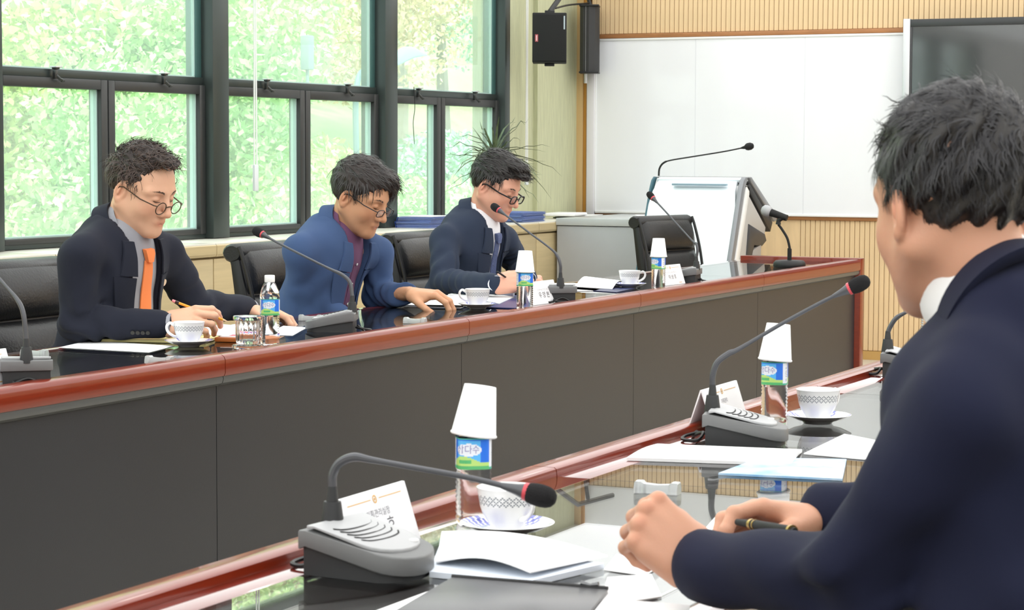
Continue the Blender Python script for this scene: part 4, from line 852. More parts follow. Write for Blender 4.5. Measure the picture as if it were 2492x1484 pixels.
# ============================================================ PEOPLE
import openvdb
class SDF:
    """signed distances on a grid; shapes are blended in only where they reach"""
    def __init__(s, lo, hi, h, bg=.045):
        s.lo = np.array(lo, float); s.h = h; s.bg = bg; s.n = np.ceil((np.array(hi) - s.lo) / h).astype(int) + 1
        s.f = np.full(s.n, bg, np.float32)
    def _sl(s, lo, hi):
        i0 = np.clip(np.floor((np.array(lo) - s.lo) / s.h).astype(int), 0, s.n); i1 = np.clip(np.ceil((np.array(hi) - s.lo) / s.h).astype(int) + 1, 0, s.n)
        return i0, i1
    def _xyz(s, i0, i1):
        a = [(s.lo[k] + s.h * np.arange(i0[k], i1[k])).astype(np.float32) for k in range(3)]
        return a[0][:, None, None], a[1][None, :, None], a[2][None, None, :]
    def apply(s, fn, lo, hi, k=0.0, mode='u'):
        pad = k + 3 * s.h; i0, i1 = s._sl(np.array(lo) - pad, np.array(hi) + pad)
        if (i1 <= i0).any(): return s
        sl = tuple(slice(i0[j], i1[j]) for j in range(3)); d = fn(*s._xyz(i0, i1)); a = s.f[sl]
        if mode == 'd': s.f[sl] = a + d; return s
        if mode == 'c':      # keep only inside fn
            s.f[sl] = np.maximum(a, d); return s
        if mode == 's': a = -a
        if k > 0:
            h = np.clip(.5 + .5 * (a - d) / k, 0, 1); r = a + (d - a) * h - k * h * (1 - h)
        else: r = np.minimum(a, d)
        s.f[sl] = -r if mode == 's' else r
        return s
    def ell(s, c, r, R=None, k=.02, mode='u'):
        c = np.array(c, float); r = np.array(r, float); R = np.eye(3) if R is None else np.array(R, float)
        ext = np.sqrt(((R * r[None, :]) ** 2).sum(1))
        def fn(x, y, z):
            dx, dy, dz = x - c[0], y - c[1], z - c[2]
            q = [R[0, i] * dx + R[1, i] * dy + R[2, i] * dz for i in range(3)]
            k0 = np.sqrt(sum((q[i] / r[i]) ** 2 for i in range(3))); k1 = np.sqrt(sum((q[i] / r[i] ** 2) ** 2 for i in range(3))) + 1e-9
            return k0 * (k0 - 1) / k1
        return s.apply(fn, c - ext, c + ext, k, mode)
    def cap(s, a, b, ra, rb, k=.02, mode='u', flat=None, ff=1.0):
        """tapered capsule; flat: direction in which the section is squeezed by ff"""
        a = np.array(a, float); b = np.array(b, float); ba = b - a; L2 = max(ba @ ba, 1e-9); rm = max(ra, rb) * max(1, 1 / ff)
        fl = None if flat is None else np.array(flat, float) / np.linalg.norm(flat)
        def fn(x, y, z):
            dx, dy, dz = x - a[0], y - a[1], z - a[2]
            t = np.clip((dx * ba[0] + dy * ba[1] + dz * ba[2]) / L2, 0, 1)
            ex, ey, ez = dx - t * ba[0], dy - t * ba[1], dz - t * ba[2]
            if fl is not None:
                g = (ex * fl[0] + ey * fl[1] + ez * fl[2]) * (ff - 1); ex, ey, ez = ex + g * fl[0], ey + g * fl[1], ez + g * fl[2]
            return np.sqrt(ex * ex + ey * ey + ez * ez) - (ra + (rb - ra) * t)
        return s.apply(fn, np.minimum(a, b) - rm, np.maximum(a, b) + rm, k, mode)
    def chain(s, P, r, k=.01, **kw):
        for i in range(len(P) - 1): s.cap(P[i], P[i + 1], r[i], r[i + 1], k, **kw)
        return s
    def sample(s, P):
        q = (np.array(P) - s.lo) / s.h; i = np.clip(np.floor(q).astype(int), 0, s.n - 2); t = np.clip(q - i, 0, 1); o = 0
        for a in (0, 1):
            for b in (0, 1):
                for c in (0, 1):
                    w = (t[..., 0] if a else 1 - t[..., 0]) * (t[..., 1] if b else 1 - t[..., 1]) * (t[..., 2] if c else 1 - t[..., 2])
                    o = o + w * s.f[i[..., 0] + a, i[..., 1] + b, i[..., 2] + c]
        return o
    def mesh(s):
        f = s.f.copy()
        for ax in range(3):
            sl = [slice(None)] * 3; sl[ax] = 0; f[tuple(sl)] = np.maximum(f[tuple(sl)], s.h * .3); sl[ax] = -1; f[tuple(sl)] = np.maximum(f[tuple(sl)], s.h * .3)
        g = openvdb.FloatGrid(s.bg); g.copyFromArray(f); p, q = g.convertToQuads(0.0)
        p = p * s.h + s.lo
        v = p[q]; n = np.cross(v[:, 1] - v[:, 0], v[:, 2] - v[:, 0]); vol = (v[:, 0] * n).sum()
        if vol < 0: q = q[:, ::-1]
        return p, q
def rot(yaw=0, pitch=0, roll=0):
    """columns: forward, left, up.  pitch>0 looks down"""
    cy, sy = math.cos(yaw), math.sin(yaw); cp, sp_ = math.cos(pitch), math.sin(pitch); cr, sr = math.cos(roll), math.sin(roll)
    Rz = np.array([[cy, -sy, 0], [sy, cy, 0], [0, 0, 1]]); Ry = np.array([[cp, 0, sp_], [0, 1, 0], [-sp_, 0, cp]]); Rx = np.array([[1, 0, 0], [0, cr, -sr], [0, sr, cr]])
    return Rz @ Ry @ Rx
def meshobj(name, V, Q, m, parent, tint=None, smooth=True, org=None, **kw):
    me = bpy.data.meshes.new(name); V = np.asarray(V, float) - (np.zeros(3) if org is None else org)
    Q = np.asarray(Q)
    me.vertices.add(len(V)); me.vertices.foreach_set('co', V.ravel().astype(np.float32))
    k = Q.shape[1]; me.loops.add(Q.size); me.loops.foreach_set('vertex_index', Q.ravel().astype(np.int32))
    me.polygons.add(len(Q)); me.polygons.foreach_set('loop_start', np.arange(0, Q.size, k, dtype=np.int32))
    me.update(calc_edges=True); me.validate()
    if tint is not None:
        a = me.color_attributes.new('tint', 'FLOAT_COLOR', 'POINT'); c = np.ones((len(V), 4), np.float32); c[:, :3] = tint; a.data.foreach_set('color', c.ravel())
    if smooth: me.shade_smooth()
    return link(name, me, m, parent, **kw)
def smoothstep(a, b, x): t = np.clip((x - a) / (b - a), 0, 1); return t * t * (3 - 2 * t)
def gauss(P, c, r): return np.exp(-(((P - np.array(c)) / np.array(r)) ** 2).sum(1))
# ---------------------------------------------------------------- head
def head_field(h=.0026, jaw=1.0, cheek=1.0, neck=None, nr=.060, sm=0.0):
    s = SDF((-.145, -.115, -.20), (.145, .115, .145), h)
    s.ell((-.018, 0, .042), (.098, .077, .086), k=.02)
    s.ell((.028, 0, .012), (.064, .068, .082), k=.03)
    s.ell((.032, 0, -.045), (.056, .058 * cheek, .066), k=.03)
    for sg in (-1, 1):
        s.cap((-.012, sg * .057 * jaw, -.045), (.066, sg * .014, -.098), .022, .019, .03)
        s.ell((.052, sg * .037 * cheek, -.030), (.030, .026, .030), k=.022)
        s.cap((.083, sg * .014, .026), (.066, sg * .052, .022), .010, .009, .016)
    s.ell((.078, 0, -.097), (.017, .020, .016), k=.02)
    s.ell((.068, 0, -.062), (.026, .028, .026), k=.02)
    for sg in (-1, 1): s.ell((.097, sg * .031, .006), (.013, .017, .011), k=.014, mode='s')
    for sg in (-1, 1):
        s.ell((.075, sg * .031, .003), (.0150, .0165, .0125), k=.004)
        s.cap((.0905, sg * .018, -.0015), (.083, sg * .045, -.001), .0016, .0014, .003, mode='s')
    s.cap((.088, 0, .020), (.110, 0, -.028), .0075, .0110, .010)
    s.ell((.112, 0, -.034), (.0120, .0120, .0100), k=.006)
    for sg in (-1, 1):
        s.ell((.100, sg * .0145, -.037), (.0110, .0075, .0085), k=.005)
        s.ell((.106, sg * .0075, -.0455), (.0055, .0034, .0030), k=.002, mode='s')
    s.cap((.0895, -.014, -.0620), (.0895, .014, -.0620), .0058, .0058, .010); s.ell((.0925, 0, -.0630), (.0050, .019, .0048), k=.004)
    s.ell((.0890, 0, -.0740), (.0068, .016, .0058), k=.005)
    s.cap((.0965, -.0, -.0685), (.084, .026, -.0695), .0017, .0014, .0022, mode='s'); s.cap((.0965, 0, -.0685), (.084, -.026, -.0695), .0017, .0014, .0022, mode='s')
    for sg in (-1, 1):
        R = rot(sg * -.35, .18, 0) @ np.diag([1, 1, 1]); c = np.array((-.012, sg * .079, -.006))
        s.ell(c, (.019, .0075, .032), R, k=.006)
        s.ell(c + R @ np.array((.001, sg * .006, .003)), (.0115, .0055, .0215), R, k=.003, mode='s')
        s.ell(c + R @ np.array((-.003, sg * .004, .0)), (.004, .004, .013), R, k=.003)
        s.ell(c + R @ np.array((.004, sg * .001, -.026)), (.010, .006, .009), R, k=.004)
    if neck is not None:
        a = np.array((-.030, 0, -.035)); n = np.array(neck); s.cap(a, n, nr * .90, nr * 1.05, .022)
        s.cap((.02, 0, -.085), a + (n - a) * .75 + np.array((.03, 0, 0)), .030, .030, .03)
    return s
def skin_tint(P, blush=1.0):
    t = np.ones((len(P), 3)); Y = np.abs(P[:, 1])[:, None]
    def mixc(w, c): nonlocal t; w = np.clip(w, 0, 1)[:, None]; t = t * (1 - w) + t * np.array(c) * w
    Q = P.copy(); Q[:, 1] = abs(Q[:, 1])
    mixc(.85 * gauss(Q, (.098, 0, -.069), (.012, .020, .0085)) ** .8, (.86, .58, .56))
    mixc(.55 * blush * gauss(Q, (.065, .045, -.028), (.035, .022, .024)), (1.0, .80, .76))
    mixc(.5 * blush * gauss(Q, (.112, 0, -.034), (.016, .016, .014)), (1.0, .82, .78))
    mixc(.55 * gauss(Q, (-.012, .085, -.004), (.018, .014, .030)), (1.0, .76, .70))
    mixc(.30 * gauss(Q, (.070, .0, -.095), (.035, .045, .022)), (.86, .84, .84))
    mixc(.38 * gauss(Q, (.088, .031, .006), (.015, .022, .012)), (.82, .72, .70))
    return t
ZX = [-.16, -.085, -.060, -.040, -.028, -.008, .006, .016, .028, .040, .050, .062, .080, .12]
def hair(name, S, M, style, parent, m_hair, org, seed=1, nst=1500, slen=.035, hs=1.0):
    """S: head field in head space; style: dict"""
    h = .0032; s = SDF((-.15, -.12, -.10), (.155, .12, .175), h)
    T = style.get('top', .016); B = style.get('side', .009)
    s.ell((-.018, 0, .042), (.098 + B, .077 + B, .086 + B), k=.02)
    s.ell((-.012, 0, .060), (.094 + T * .5, .070 + T * .5, .070 + T), k=.02)
    for c, r, k in style.get('lumps', []): s.ell(c, r, k=k)
    zx = style.get('zx', ZX); zz = style['zz']; amp = style.get('amp', .0022); fq = style.get('fq', 1.0)
    def cut(x, y, z):
        wob = .003 * np.sin(y * 260 + x * 90) + .002 * np.sin(x * 330 + 1.3)
        zl = np.interp(x[:, 0, 0], zx, zz).astype(np.float32)[:, None, None]
        zl = zl + style.get('part', 0.0) * np.clip(y / .05, -1.5, 1.5) * (x > .04) * 1.0 + style.get('bangs', lambda x, y: 0)(x, y)
        return (zl + wob - z) * .75
    s.apply(cut, s.lo, s.lo + s.n * h, 0, 'c')
    def disp(x, y, z):
        a = np.sin(240 * fq * (y + .25 * x) + 40 * z) * np.sin(95 * fq * (x + .3 * z) + 2.1 * np.sin(60 * y)) + .6 * np.sin(420 * fq * (y * .7 + z * .6) + 70 * x + seed) + .6 * np.sin(150 * fq * (z - .4 * x) + 90 * y)
        return amp * a
    s.apply(disp, s.lo, s.lo + s.n * h, 0, 'd')
    V, Q = s.mesh(); W = V @ M[:3, :3].T + M[:3, 3]
    o = meshobj(name, W, Q, m_hair, parent, org=org)
    # strands combed over the cap
    g = np.random.default_rng(seed); F = V[Q]; cen = F.mean(1); nn = np.cross(F[:, 1] - F[:, 0], F[:, 2] - F[:, 0]); nn /= np.linalg.norm(nn, axis=1)[:, None] + 1e-9
    ok = (nn * (cen - np.array((-.015, 0, .03)))).sum(1) > 0.02; idx = np.where(ok)[0]; idx = g.choice(idx, nst)
    P = cen[idx]; N = nn[idx]; fl = style.get('flow', lambda P: np.array((1, 0, -.2)) + 0 * P)(P); fl = fl + style.get('mess', .25) * g.normal(size=P.shape)
    fl -= N * (fl * N).sum(1)[:, None]; fl /= np.linalg.norm(fl, axis=1)[:, None] + 1e-9
    L = slen * (.5 + g.random(nst)) * (.25 + .75 * smoothstep(-.02, .05, P[:, 2])); wv = style.get('wave', 0); lift = style.get('lift', .25); n = 4; V2 = np.zeros((nst, (n + 1) * 2, 3)); side = np.cross(fl, N)
    for k in range(n + 1):
        t = k / n; dwn = np.array((0, 0, -1)) * (t * t * .35) * style.get('grav', 1)
        c = P + (fl * t + N * (lift * math.sin(t * 2.4) * .5) + dwn * .5 + side * wv * math.sin(t * 5)) * L[:, None]
        q = c - np.array((-.018, 0, .042)); e = np.sqrt((q / np.array((.101, .080, .089))) ** 2).sum(1) * 0 + np.sqrt(((q / np.array((.103, .082, .091))) ** 2).sum(1)); c = np.where((e < 1)[:, None], np.array((-.018, 0, .042)) + q / e[:, None], c)
        w = .0011 * hs * (1 - t) ** .6 + .00015
        V2[:, 2 * k] = c - side * w; V2[:, 2 * k + 1] = c + side * w
    V2 = V2.reshape(-1, 3) @ M[:3, :3].T + M[:3, 3]; base = np.arange(nst)[:, None] * (2 * (n + 1))
    Qs = np.concatenate([base + np.array([[2 * k, 2 * k + 1, 2 * k + 3, 2 * k + 2]]) for k in range(n)])
    st = meshobj('hair_strands', V2, Qs, style.get('smat', m_hair), o, org=org, kind='stuff')
    return o
# ---------------------------------------------------------------- hands
def hand_mesh(W, d, back, side, sc=1.05, curl=None, thumb=None, spread=None, h=.0019, arm=None):
    """W wrist, d wrist->knuckles, back: out of the back of the hand, side=+1 right hand, -1 left"""
    x = np.array(d, float); x /= np.linalg.norm(x); z = np.array(back, float); z -= x * (x @ z); z /= np.linalg.norm(z); y = np.cross(z, x)
    R = np.stack([x, y, z], 1)
    curl = curl or [(.35, .45, .3)] * 4; spread = spread or (.10, .03, -.05, -.13)
    s = SDF((-.075, -.085, -.10), (.20, .085, .05), h)
    mc = [(.092, .030, 0), (.095, .010, .003), (.089, -.011, .001), (.080, -.030, -.004)]
    ln = [(.043, .026, .021), (.048, .030, .022), (.045, .028, .021), (.036, .021, .019)]; rr_ = [.0098, .0100, .0095, .0084]
    S = side
    for i, m in enumerate(mc):
        s.cap((.006, m[1] * .55 * S, -.004), (m[0] - .004, m[1] * S, m[2] - .003), .0165, .0120, .010)
    s.ell((.048, 0, -.006), (.050, .036, .0135), k=.012)
    s.cap((.010, .020 * S, -.012), (.055, .034 * S, -.014), .0175, .0120, .012)
    s.cap((.012, -.024 * S, -.010), (.060, -.030 * S, -.008), .0150, .0110, .010)
    al = np.array((-1., 0, 0)) if arm is None else R.T @ (np.array(arm) / np.linalg.norm(arm))
    s.cap(al * .055 + np.array((0, 0, -.004)), (.008, 0, -.004), .0235, .0225, .012, flat=(0, 0, 1), ff=1.15)
    tips = []
    for i, m in enumerate(mc):
        p = np.array((m[0], m[1] * S, m[2])); a = 0; P = [p]; c = curl[i]; r = rr_[i]
        for j in range(3):
            a += c[j]; yw = spread[i] * S * (1 if j == 0 else .6)
            p = p + np.array((math.cos(a) * math.cos(yw), math.sin(yw) * abs(math.cos(a)), -math.sin(a))) * ln[i][j]; P.append(p)
        s.cap(P[0], P[1], r * 1.06, r, .0045); s.cap(P[1], P[2], r, r * .93, .0012); s.cap(P[2], P[3], r * .93, r * .80, .0012)
        s.ell(P[1], (r * 1.08,) * 3, k=.003); s.ell(P[2], (r * 1.0,) * 3, k=.002); tips.append(P[3])
    tp_ = thumb or [(.024, .032, -.012), (.056, .050, -.022), (.085, .054, -.028), (.108, .050, -.032)]
    tp_ = [np.array((a, b * S, c)) for a, b, c in tp_]
    s.cap(tp_[0], tp_[1], .0160, .0125, .010); s.cap(tp_[1], tp_[2], .0120, .0108, .003); s.cap(tp_[2], tp_[3], .0108, .0088, .002)
    V, Q = s.mesh(); V = V * sc
    t = np.ones((len(V), 3)); Vn = V / sc
    for m in mc:
        w = (.5 * gauss(Vn, (m[0], m[1] * S, .010), (.010, .009, .010)))[:, None]; t = t * (1 - w) + t * np.array((1, .80, .76)) * w
    for q in tips:
        w = (.5 * gauss(Vn, q, (.012, .012, .012)))[:, None]; t = t * (1 - w) + t * np.array((1, .80, .78)) * w
    return V @ R.T + np.array(W), Q, t, R
# ---------------------------------------------------------------- suit
def person(name, lab, c):
    """c: all the joints in room coordinates"""
    hip, nk = np.array(c['hip'], float), np.array(c['neck'], float); org = np.array((hip[0], hip[1], 0.0))
    t = thing(name, lab, 'person', tuple(org)); sc = c.get('sc', 1.05)
    u = nk - hip; Lt = np.linalg.norm(u); u /= Lt; yaw = c['yaw']; f = np.array((math.cos(yaw), math.sin(yaw), 0)); f -= u * (f @ u); f /= np.linalg.norm(f); l = np.cross(u, f)
    R = np.stack([f, l, u], 1); T = lambda a, b, z: hip + f * a + l * b + u * z
    H = c['head']; Hr = rot(*c['hrot']); hsc = c.get('hsc', 1.12); M = np.eye(4); M[:3, :3] = Hr * hsc; M[:3, 3] = H
    toH = lambda p: (np.array(p) - M[:3, 3]) @ Hr / hsc
    # skin
    hf = head_field(neck=toH(nk - u * .02), nr=c.get('nr', .058), jaw=c.get('jaw', 1), cheek=c.get('cheek', 1), h=c.get('hres', .0028))
    V, Q = hf.mesh(); tint = skin_tint(V, c.get('blush', 1)); tone = c.get('scalp')
    if tone: w = smoothstep(.0, .03, V[:, 2] - np.interp(V[:, 0], ZX, tone))[:, None] * (np.abs(V[:, 1]) < .2)[:, None]; tint = tint * (1 - w * .62)
    Vs, Qs, Ts = [V @ M[:3, :3].T + M[:3, 3]], [Q], [tint]
    for hd, ar in zip(c['hands'], c['arms']):
        hd['arm'] = np.array(ar[1]) - np.array(ar[2])
        v, q, tt, _ = hand_mesh(**hd); Vs.append(v); Qs.append(q); Ts.append(tt)
    # hidden core joins neck and arms into one body
    b = SDF(np.min([hip, nk] + [a[i] for a in c['arms'] for i in range(3)], axis=0) - .12, np.max([hip, nk] + [a[i] for a in c['arms'] for i in range(3)], axis=0) + .12, .012)
    b.cap(nk - u * .03, T(0, 0, Lt * .62), .05, .10, .03); b.ell(T(.0, 0, Lt * .55), (.09, .13, .16), R, .03); b.ell(T(0, 0, .05), (.10, .13, .13), R, .03)
    for a in c['arms']: b.cap(nk - u * .08, a[0], .045, .045, .03); b.cap(a[0], a[1], .045, .035, .02); b.cap(a[1], a[2], .034, .024, .02)
    v, q = b.mesh(); Vs.append(v); Qs.append(q); Ts.append(np.ones((len(v), 3)))
    off = np.cumsum([0] + [len(v) for v in Vs[:-1]]); me = meshobj('body', np.concatenate(Vs), np.concatenate([q + o for q, o in zip(Qs, off)]), c['skin'], t, tint=np.concatenate(Ts), org=org)
    # jacket
    allp = np.array([hip, nk] + [a[i] for a in c['arms'] for i in range(3)]); J = SDF(allp.min(0) - .20, allp.max(0) + .15, c.get('jres', .0075))
    wd = c.get('wide', 1.0)
    J.ell(T(.004, 0, Lt * .66), (.118 * sc, .178 * sc * wd, .20 * sc), R, .03); J.ell(T(.022, 0, Lt * .28), (.135 * sc, .172 * sc * wd, .20 * sc), R, .05); J.ell(T(-.005, 0, .0), (.14 * sc, .19 * sc, .14 * sc), R, .05)
    nb = nk - u * .065
    for a in c['arms']:
        sh = np.array(a[0]); J.cap(nb, sh, .068 * sc, .053 * sc, .035); J.cap(nk - u * .030 - f * .040, sh, .055 * sc, .046 * sc, .045); J.cap(nk - u * .03 - f * .05 + l * .04, nk - u * .03 - f * .05 - l * .04, .05, .05, .02)
        J.ell(T(-.055, 0, Lt * .76), (.075, .15 * wd, .12), R, .04)
    body_only = J.f.copy()
    for a in c['arms']:
        sh, el, wr = [np.array(p, float) for p in a[:3]]; d1 = el - sh; d2 = wr - el; d2n = d2 / np.linalg.norm(d2)
        J.cap(sh, el, .060 * sc, .051 * sc, .016); J.cap(el, wr - d2n * .012, .050 * sc, .0400 * sc, .012)
    g_ = c.get('fold', .0060)
    def folds(x, y, z):
        s1 = 3.0 * np.sin(9 * x + 5 * y + 2); r_ = np.zeros(np.broadcast(x, y, z).shape, np.float32)
        for a in c['arms']:
            sh, el, wr = [np.array(p, float) for p in a[:3]]
            for p, q_, ph in ((sh, el, .3), (el, wr, 1.9)):
                d = q_ - p; L = np.linalg.norm(d); d = d / L; tt = ((x - p[0]) * d[0] + (y - p[1]) * d[1] + (z - p[2]) * d[2])
                dist2 = (x - p[0]) ** 2 + (y - p[1]) ** 2 + (z - p[2]) ** 2 - tt ** 2; w = np.exp(-np.maximum(dist2, 0) / .0075) * np.exp(-((np.clip(tt / L, -.5, 1.5) - (.80 if p is sh else .12)) / .42) ** 2)
                r_ = r_ + w * np.sin(tt * 58 + 46 * (x * .8 - y * .9 + z * 1.1) + ph + 1.9 * np.sin(27 * (y - z) + 14 * x)) * (.6 + .4 * np.sin(23 * (x + z) + 3 * ph))
        b_ = np.sin(38 * z + 24 * x + 15 * y + 2 * np.sin(13 * (x + y))) * np.sin(21 * (x - y) + 1.0)
        r_ = np.sign(r_) * np.abs(r_) ** .75
        return (g_ * 1.35 * r_ + g_ * .55 * b_).astype(np.float32)
    J.apply(folds, J.lo, J.lo + J.n * J.h, 0, 'd')
    Vw = c.get('vopen', (.058, .050, .10)); zt0 = Lt + .0; zb0 = Vw[2] * Lt
    solidf = body_only
    full = SDF(J.lo, J.lo, J.h); full.lo = J.lo; full.n = J.n; full.f = solidf; full.h = J.h
    def xf_yl_zu(x, y, z):
        dx, dy, dz = x - hip[0], y - hip[1], z - hip[2]; return (f[0] * dx + f[1] * dy + f[2] * dz, l[0] * dx + l[1] * dy + l[2] * dz, u[0] * dx + u[1] * dy + u[2] * dz)
    vsh = c.get('vshift', 0.0)
    def vcut(x, y, z):
        a, b_, zz = xf_yl_zu(x, y, z); tt = np.clip((zz - zb0) / (zt0 - zb0), 0, 1); w = Vw[1] + (Vw[0] - Vw[1]) * tt
        return np.maximum(np.maximum(np.abs(b_ - vsh) - w, -(a - .02)), zb0 - zz) * .8
    if c.get('front', True): J.apply(vcut, T(.0, -.08, zb0) - .12, T(.2, .08, zt0) + .12, .004, 's')
    # neck hole
    nax = f * .55 + u * .83; nax /= np.linalg.norm(nax)
    J.cap(nk - nax * .025, nk + nax * .14, .066, .075, .006, 's')
    for hd, a in zip(c['hands'], c['arms']):
        pass
    V, Q = J.mesh(); meshobj('jacket', V, Q, c['suit'], t, org=org)
    jk = bpy.data.objects[[o.name for o in bpy.data.objects].index(t.name)]
    def surf(a, zz, field, x0=.30, lift=.0):
        """front surface of the field at lateral a and height zz: march back from the front"""
        xs = np.arange(x0, -.1, -.003); P = hip + np.outer(xs, f) + l * a + u * zz; dv = field.sample(P); k = np.where(dv < 0)[0]
        x = xs[k[0]] if len(k) else 0; return x + lift
    def strip(rows, field, nm, m, th=.0045, lift=.002, ncol=5, par=None):
        """rows: (zz, a0, a1); a patch of cloth laid on the front of the field"""
        V = []; F = []
        for zz, a0, a1 in rows:
            for k in range(ncol):
                a = a0 + (a1 - a0) * k / (ncol - 1); x = surf(a, zz, field); V.append((x + lift, a, zz))
        V = np.array(V); n = len(rows)
        X = V[:, 0].reshape(n, ncol)
        for _ in range(2): X[1:-1] = (X[:-2] + 2 * X[1:-1] + X[2:]) / 4
        V[:, 0] = X.ravel(); top = V + np.array((th, 0, 0)); A = np.concatenate([V, top]); N = n * ncol
        for i in range(n - 1):
            for k in range(ncol - 1):
                q = (i * ncol + k, i * ncol + k + 1, (i + 1) * ncol + k + 1, (i + 1) * ncol + k); F.append(q); F.append(tuple(N + j for j in reversed(q)))
        bd = [k for k in range(ncol)] + [i * ncol + ncol - 1 for i in range(1, n)] + [(n - 1) * ncol + k for k in range(ncol - 2, -1, -1)] + [i * ncol for i in range(n - 2, 0, -1)]
        for k in range(len(bd)): a_, b_ = bd[k], bd[(k + 1) % len(bd)]; F.append((a_, N + a_, N + b_, b_))
        A = hip + A[:, :1] * f + A[:, 1:2] * l + A[:, 2:3] * u - org
        return MB().add(A, F).build(nm, m, par or t, smooth=True, sharp=50)
    if c.get('front', True):
        # shirt
        Sh = SDF(T(0, 0, Lt * .5) - .36, T(0, 0, Lt * .5) + .36, .009); r0 = .014
        Sh.ell(T(.002, 0, Lt * .66), (.118 * sc - r0, .150 * sc * wd, .20 * sc), R, .03); Sh.ell(T(.020, 0, Lt * .28), (.135 * sc - r0, .150 * sc * wd, .20 * sc), R, .05)
        Sh.cap(nb, nk - u * .01 + f * .012, .066 * sc, .058, .03)
        def sf(x, y, z): return .0018 * np.sin(60 * z + 40 * y + 20 * x) * np.sin(35 * (x + y))
        Sh.apply(sf, Sh.lo, Sh.lo + Sh.n * Sh.h, 0, 'd')
        V, Q = Sh.mesh(); so = meshobj('shirt', V, Q, c['shirt'], t, org=org)
        if c.get('tie'):
            kn = zt0 - .065 - c.get('tiedrop', 0); rows = []
            for k in range(22): z = kn - .012 - (kn - .02) * k / 21; w = .021 + .024 * min(1, (k / 21) * 1.15); rows.append((z, vsh * .7 - w, vsh * .7 + w))
            strip(rows, Sh, 'tie', c['tie'], th=.004, lift=.004)
            rows = [(kn + .022, -.026 + vsh * .7, .026 + vsh * .7), (kn + .010, -.024 + vsh * .7, .024 + vsh * .7), (kn - .014, -.015 + vsh * .7, .013 + vsh * .7)]
            strip(rows, Sh, 'tie_knot', c['tie'], th=.014, lift=.004)
        else:
            strip([(z, -.016, .016) for z in np.linspace(zt0 - .10, .05, 14)], Sh, 'placket', c['shirt'], th=.0015, lift=.0015)
            for k in range(5):
                z = zt0 - .10 - k * .075; x = surf(0, z, Sh) + .005; p = T(x, 0, z) - org
                MB().tube([p, p + f * .002], .005, 12).build('shirt_button', M_porc, so, smooth=True)
        # lapels
        for sg in (-1, 1):
            inner = lambda z: vsh + sg * (Vw[1] + (Vw[0] - Vw[1]) * np.clip((z - zb0) / (zt0 - zb0), 0, 1) - .004)
            znotch = Lt - .125; rows = []
            for z in np.linspace(zb0 + .05, znotch, 16):
                q_ = (z - zb0 - .05) / (znotch - zb0 - .05); rows.append((z, inner(z), inner(z) + sg * (.012 + .060 * q_ ** .8)))
            strip(rows, full, 'lapel', c.get('lapel', c['suit']), par=None, lift=.003)
            rows = [(z, inner(z) - sg * .002 * k / 6, inner(z) + sg * (.056 - .026 * k / 9)) for k, z in enumerate(np.linspace(znotch + .006, Lt - .020, 10))]
            strip(rows, full, 'collar_leaf', c.get('lapel', c['suit']), lift=.004, th=.006)
    # collars round the neck
    def collar(nm, m, r_in, h0, h1, dz, gap, tilt=.30, thick=.004, point=.0, fwd=.018, flare=.012):
        ax = c.get('axf', .62) * f + u * .78; ax /= np.linalg.norm(ax)
        ff_ = f - ax * (f @ ax); ff_ /= np.linalg.norm(ff_); ll_ = np.cross(ax, ff_); base = nk + u * dz + f * fwd; V = []; n = 40; F = []
        for i in range(n + 1):
            a = gap + (2 * PI - 2 * gap) * i / n; e = min(1, min(i, n - i) / 6); drop = point * (1 - e) ** 1.5; up_ = -.006 * math.cos(a)
            for r, z in ((r_in, h1), (r_in + thick, h1 + .002), (r_in + flare + thick, h0 - drop), (r_in + flare, h0 - drop - .002), (r_in + .001, h0 + .006)):
                V.append(base + (ff_ * math.cos(a) * 1.08 + ll_ * math.sin(a)) * r + ax * (z + up_ - .012) - org)
        for i in range(n):
            for k in range(5): F.append((5 * i + k, 5 * (i + 1) + k, 5 * (i + 1) + (k + 1) % 5, 5 * i + (k + 1) % 5))
        F += [(4, 3, 2, 1, 0), tuple(5 * n + k for k in range(5))]
        return MB().add(V, F).build(nm, m, t, smooth=True, sharp=60)
    cs_ = c.get('csc', 1.0)
    collar('shirt_collar', c['shirt'], .0640 * cs_, -.008, c.get('sh1', .034) * cs_, .0, c.get('cgap', .10), point=.034, flare=.008, fwd=.0)
    collar('jacket_collar', c.get('lapel', c['suit']), .0745 * cs_, -.026, c.get('jh1', .022) * cs_, -.004, .80, point=.02, flare=.018, thick=.006, fwd=-.002)
    # cuffs
    for a in c['arms']:
        if len(a) < 4 or a[3] is None: continue
        wr, el = np.array(a[2]), np.array(a[1]); d = wr - el; d /= np.linalg.norm(d); z_ = np.array((0, 0, 1.)); s_ = np.cross(d, z_); s_ /= np.linalg.norm(s_); z_ = np.cross(s_, d)
        Rr = []
        for dd_, r in ((-.05, .030), (-.012, .0335), (a[3], .0345), (a[3] + .001, .0325), (-.02, .0300)):
            Rr.append([wr + d * dd_ + (s_ * math.cos(2 * PI * j / 24) + z_ * math.sin(2 * PI * j / 24) * .86) * r * sc - org for j in range(24)])
        MB().rings(Rr, cap0=False, cap1=False).build('shirt_cuff', c['shirt'], t, smooth=True, sharp=50)
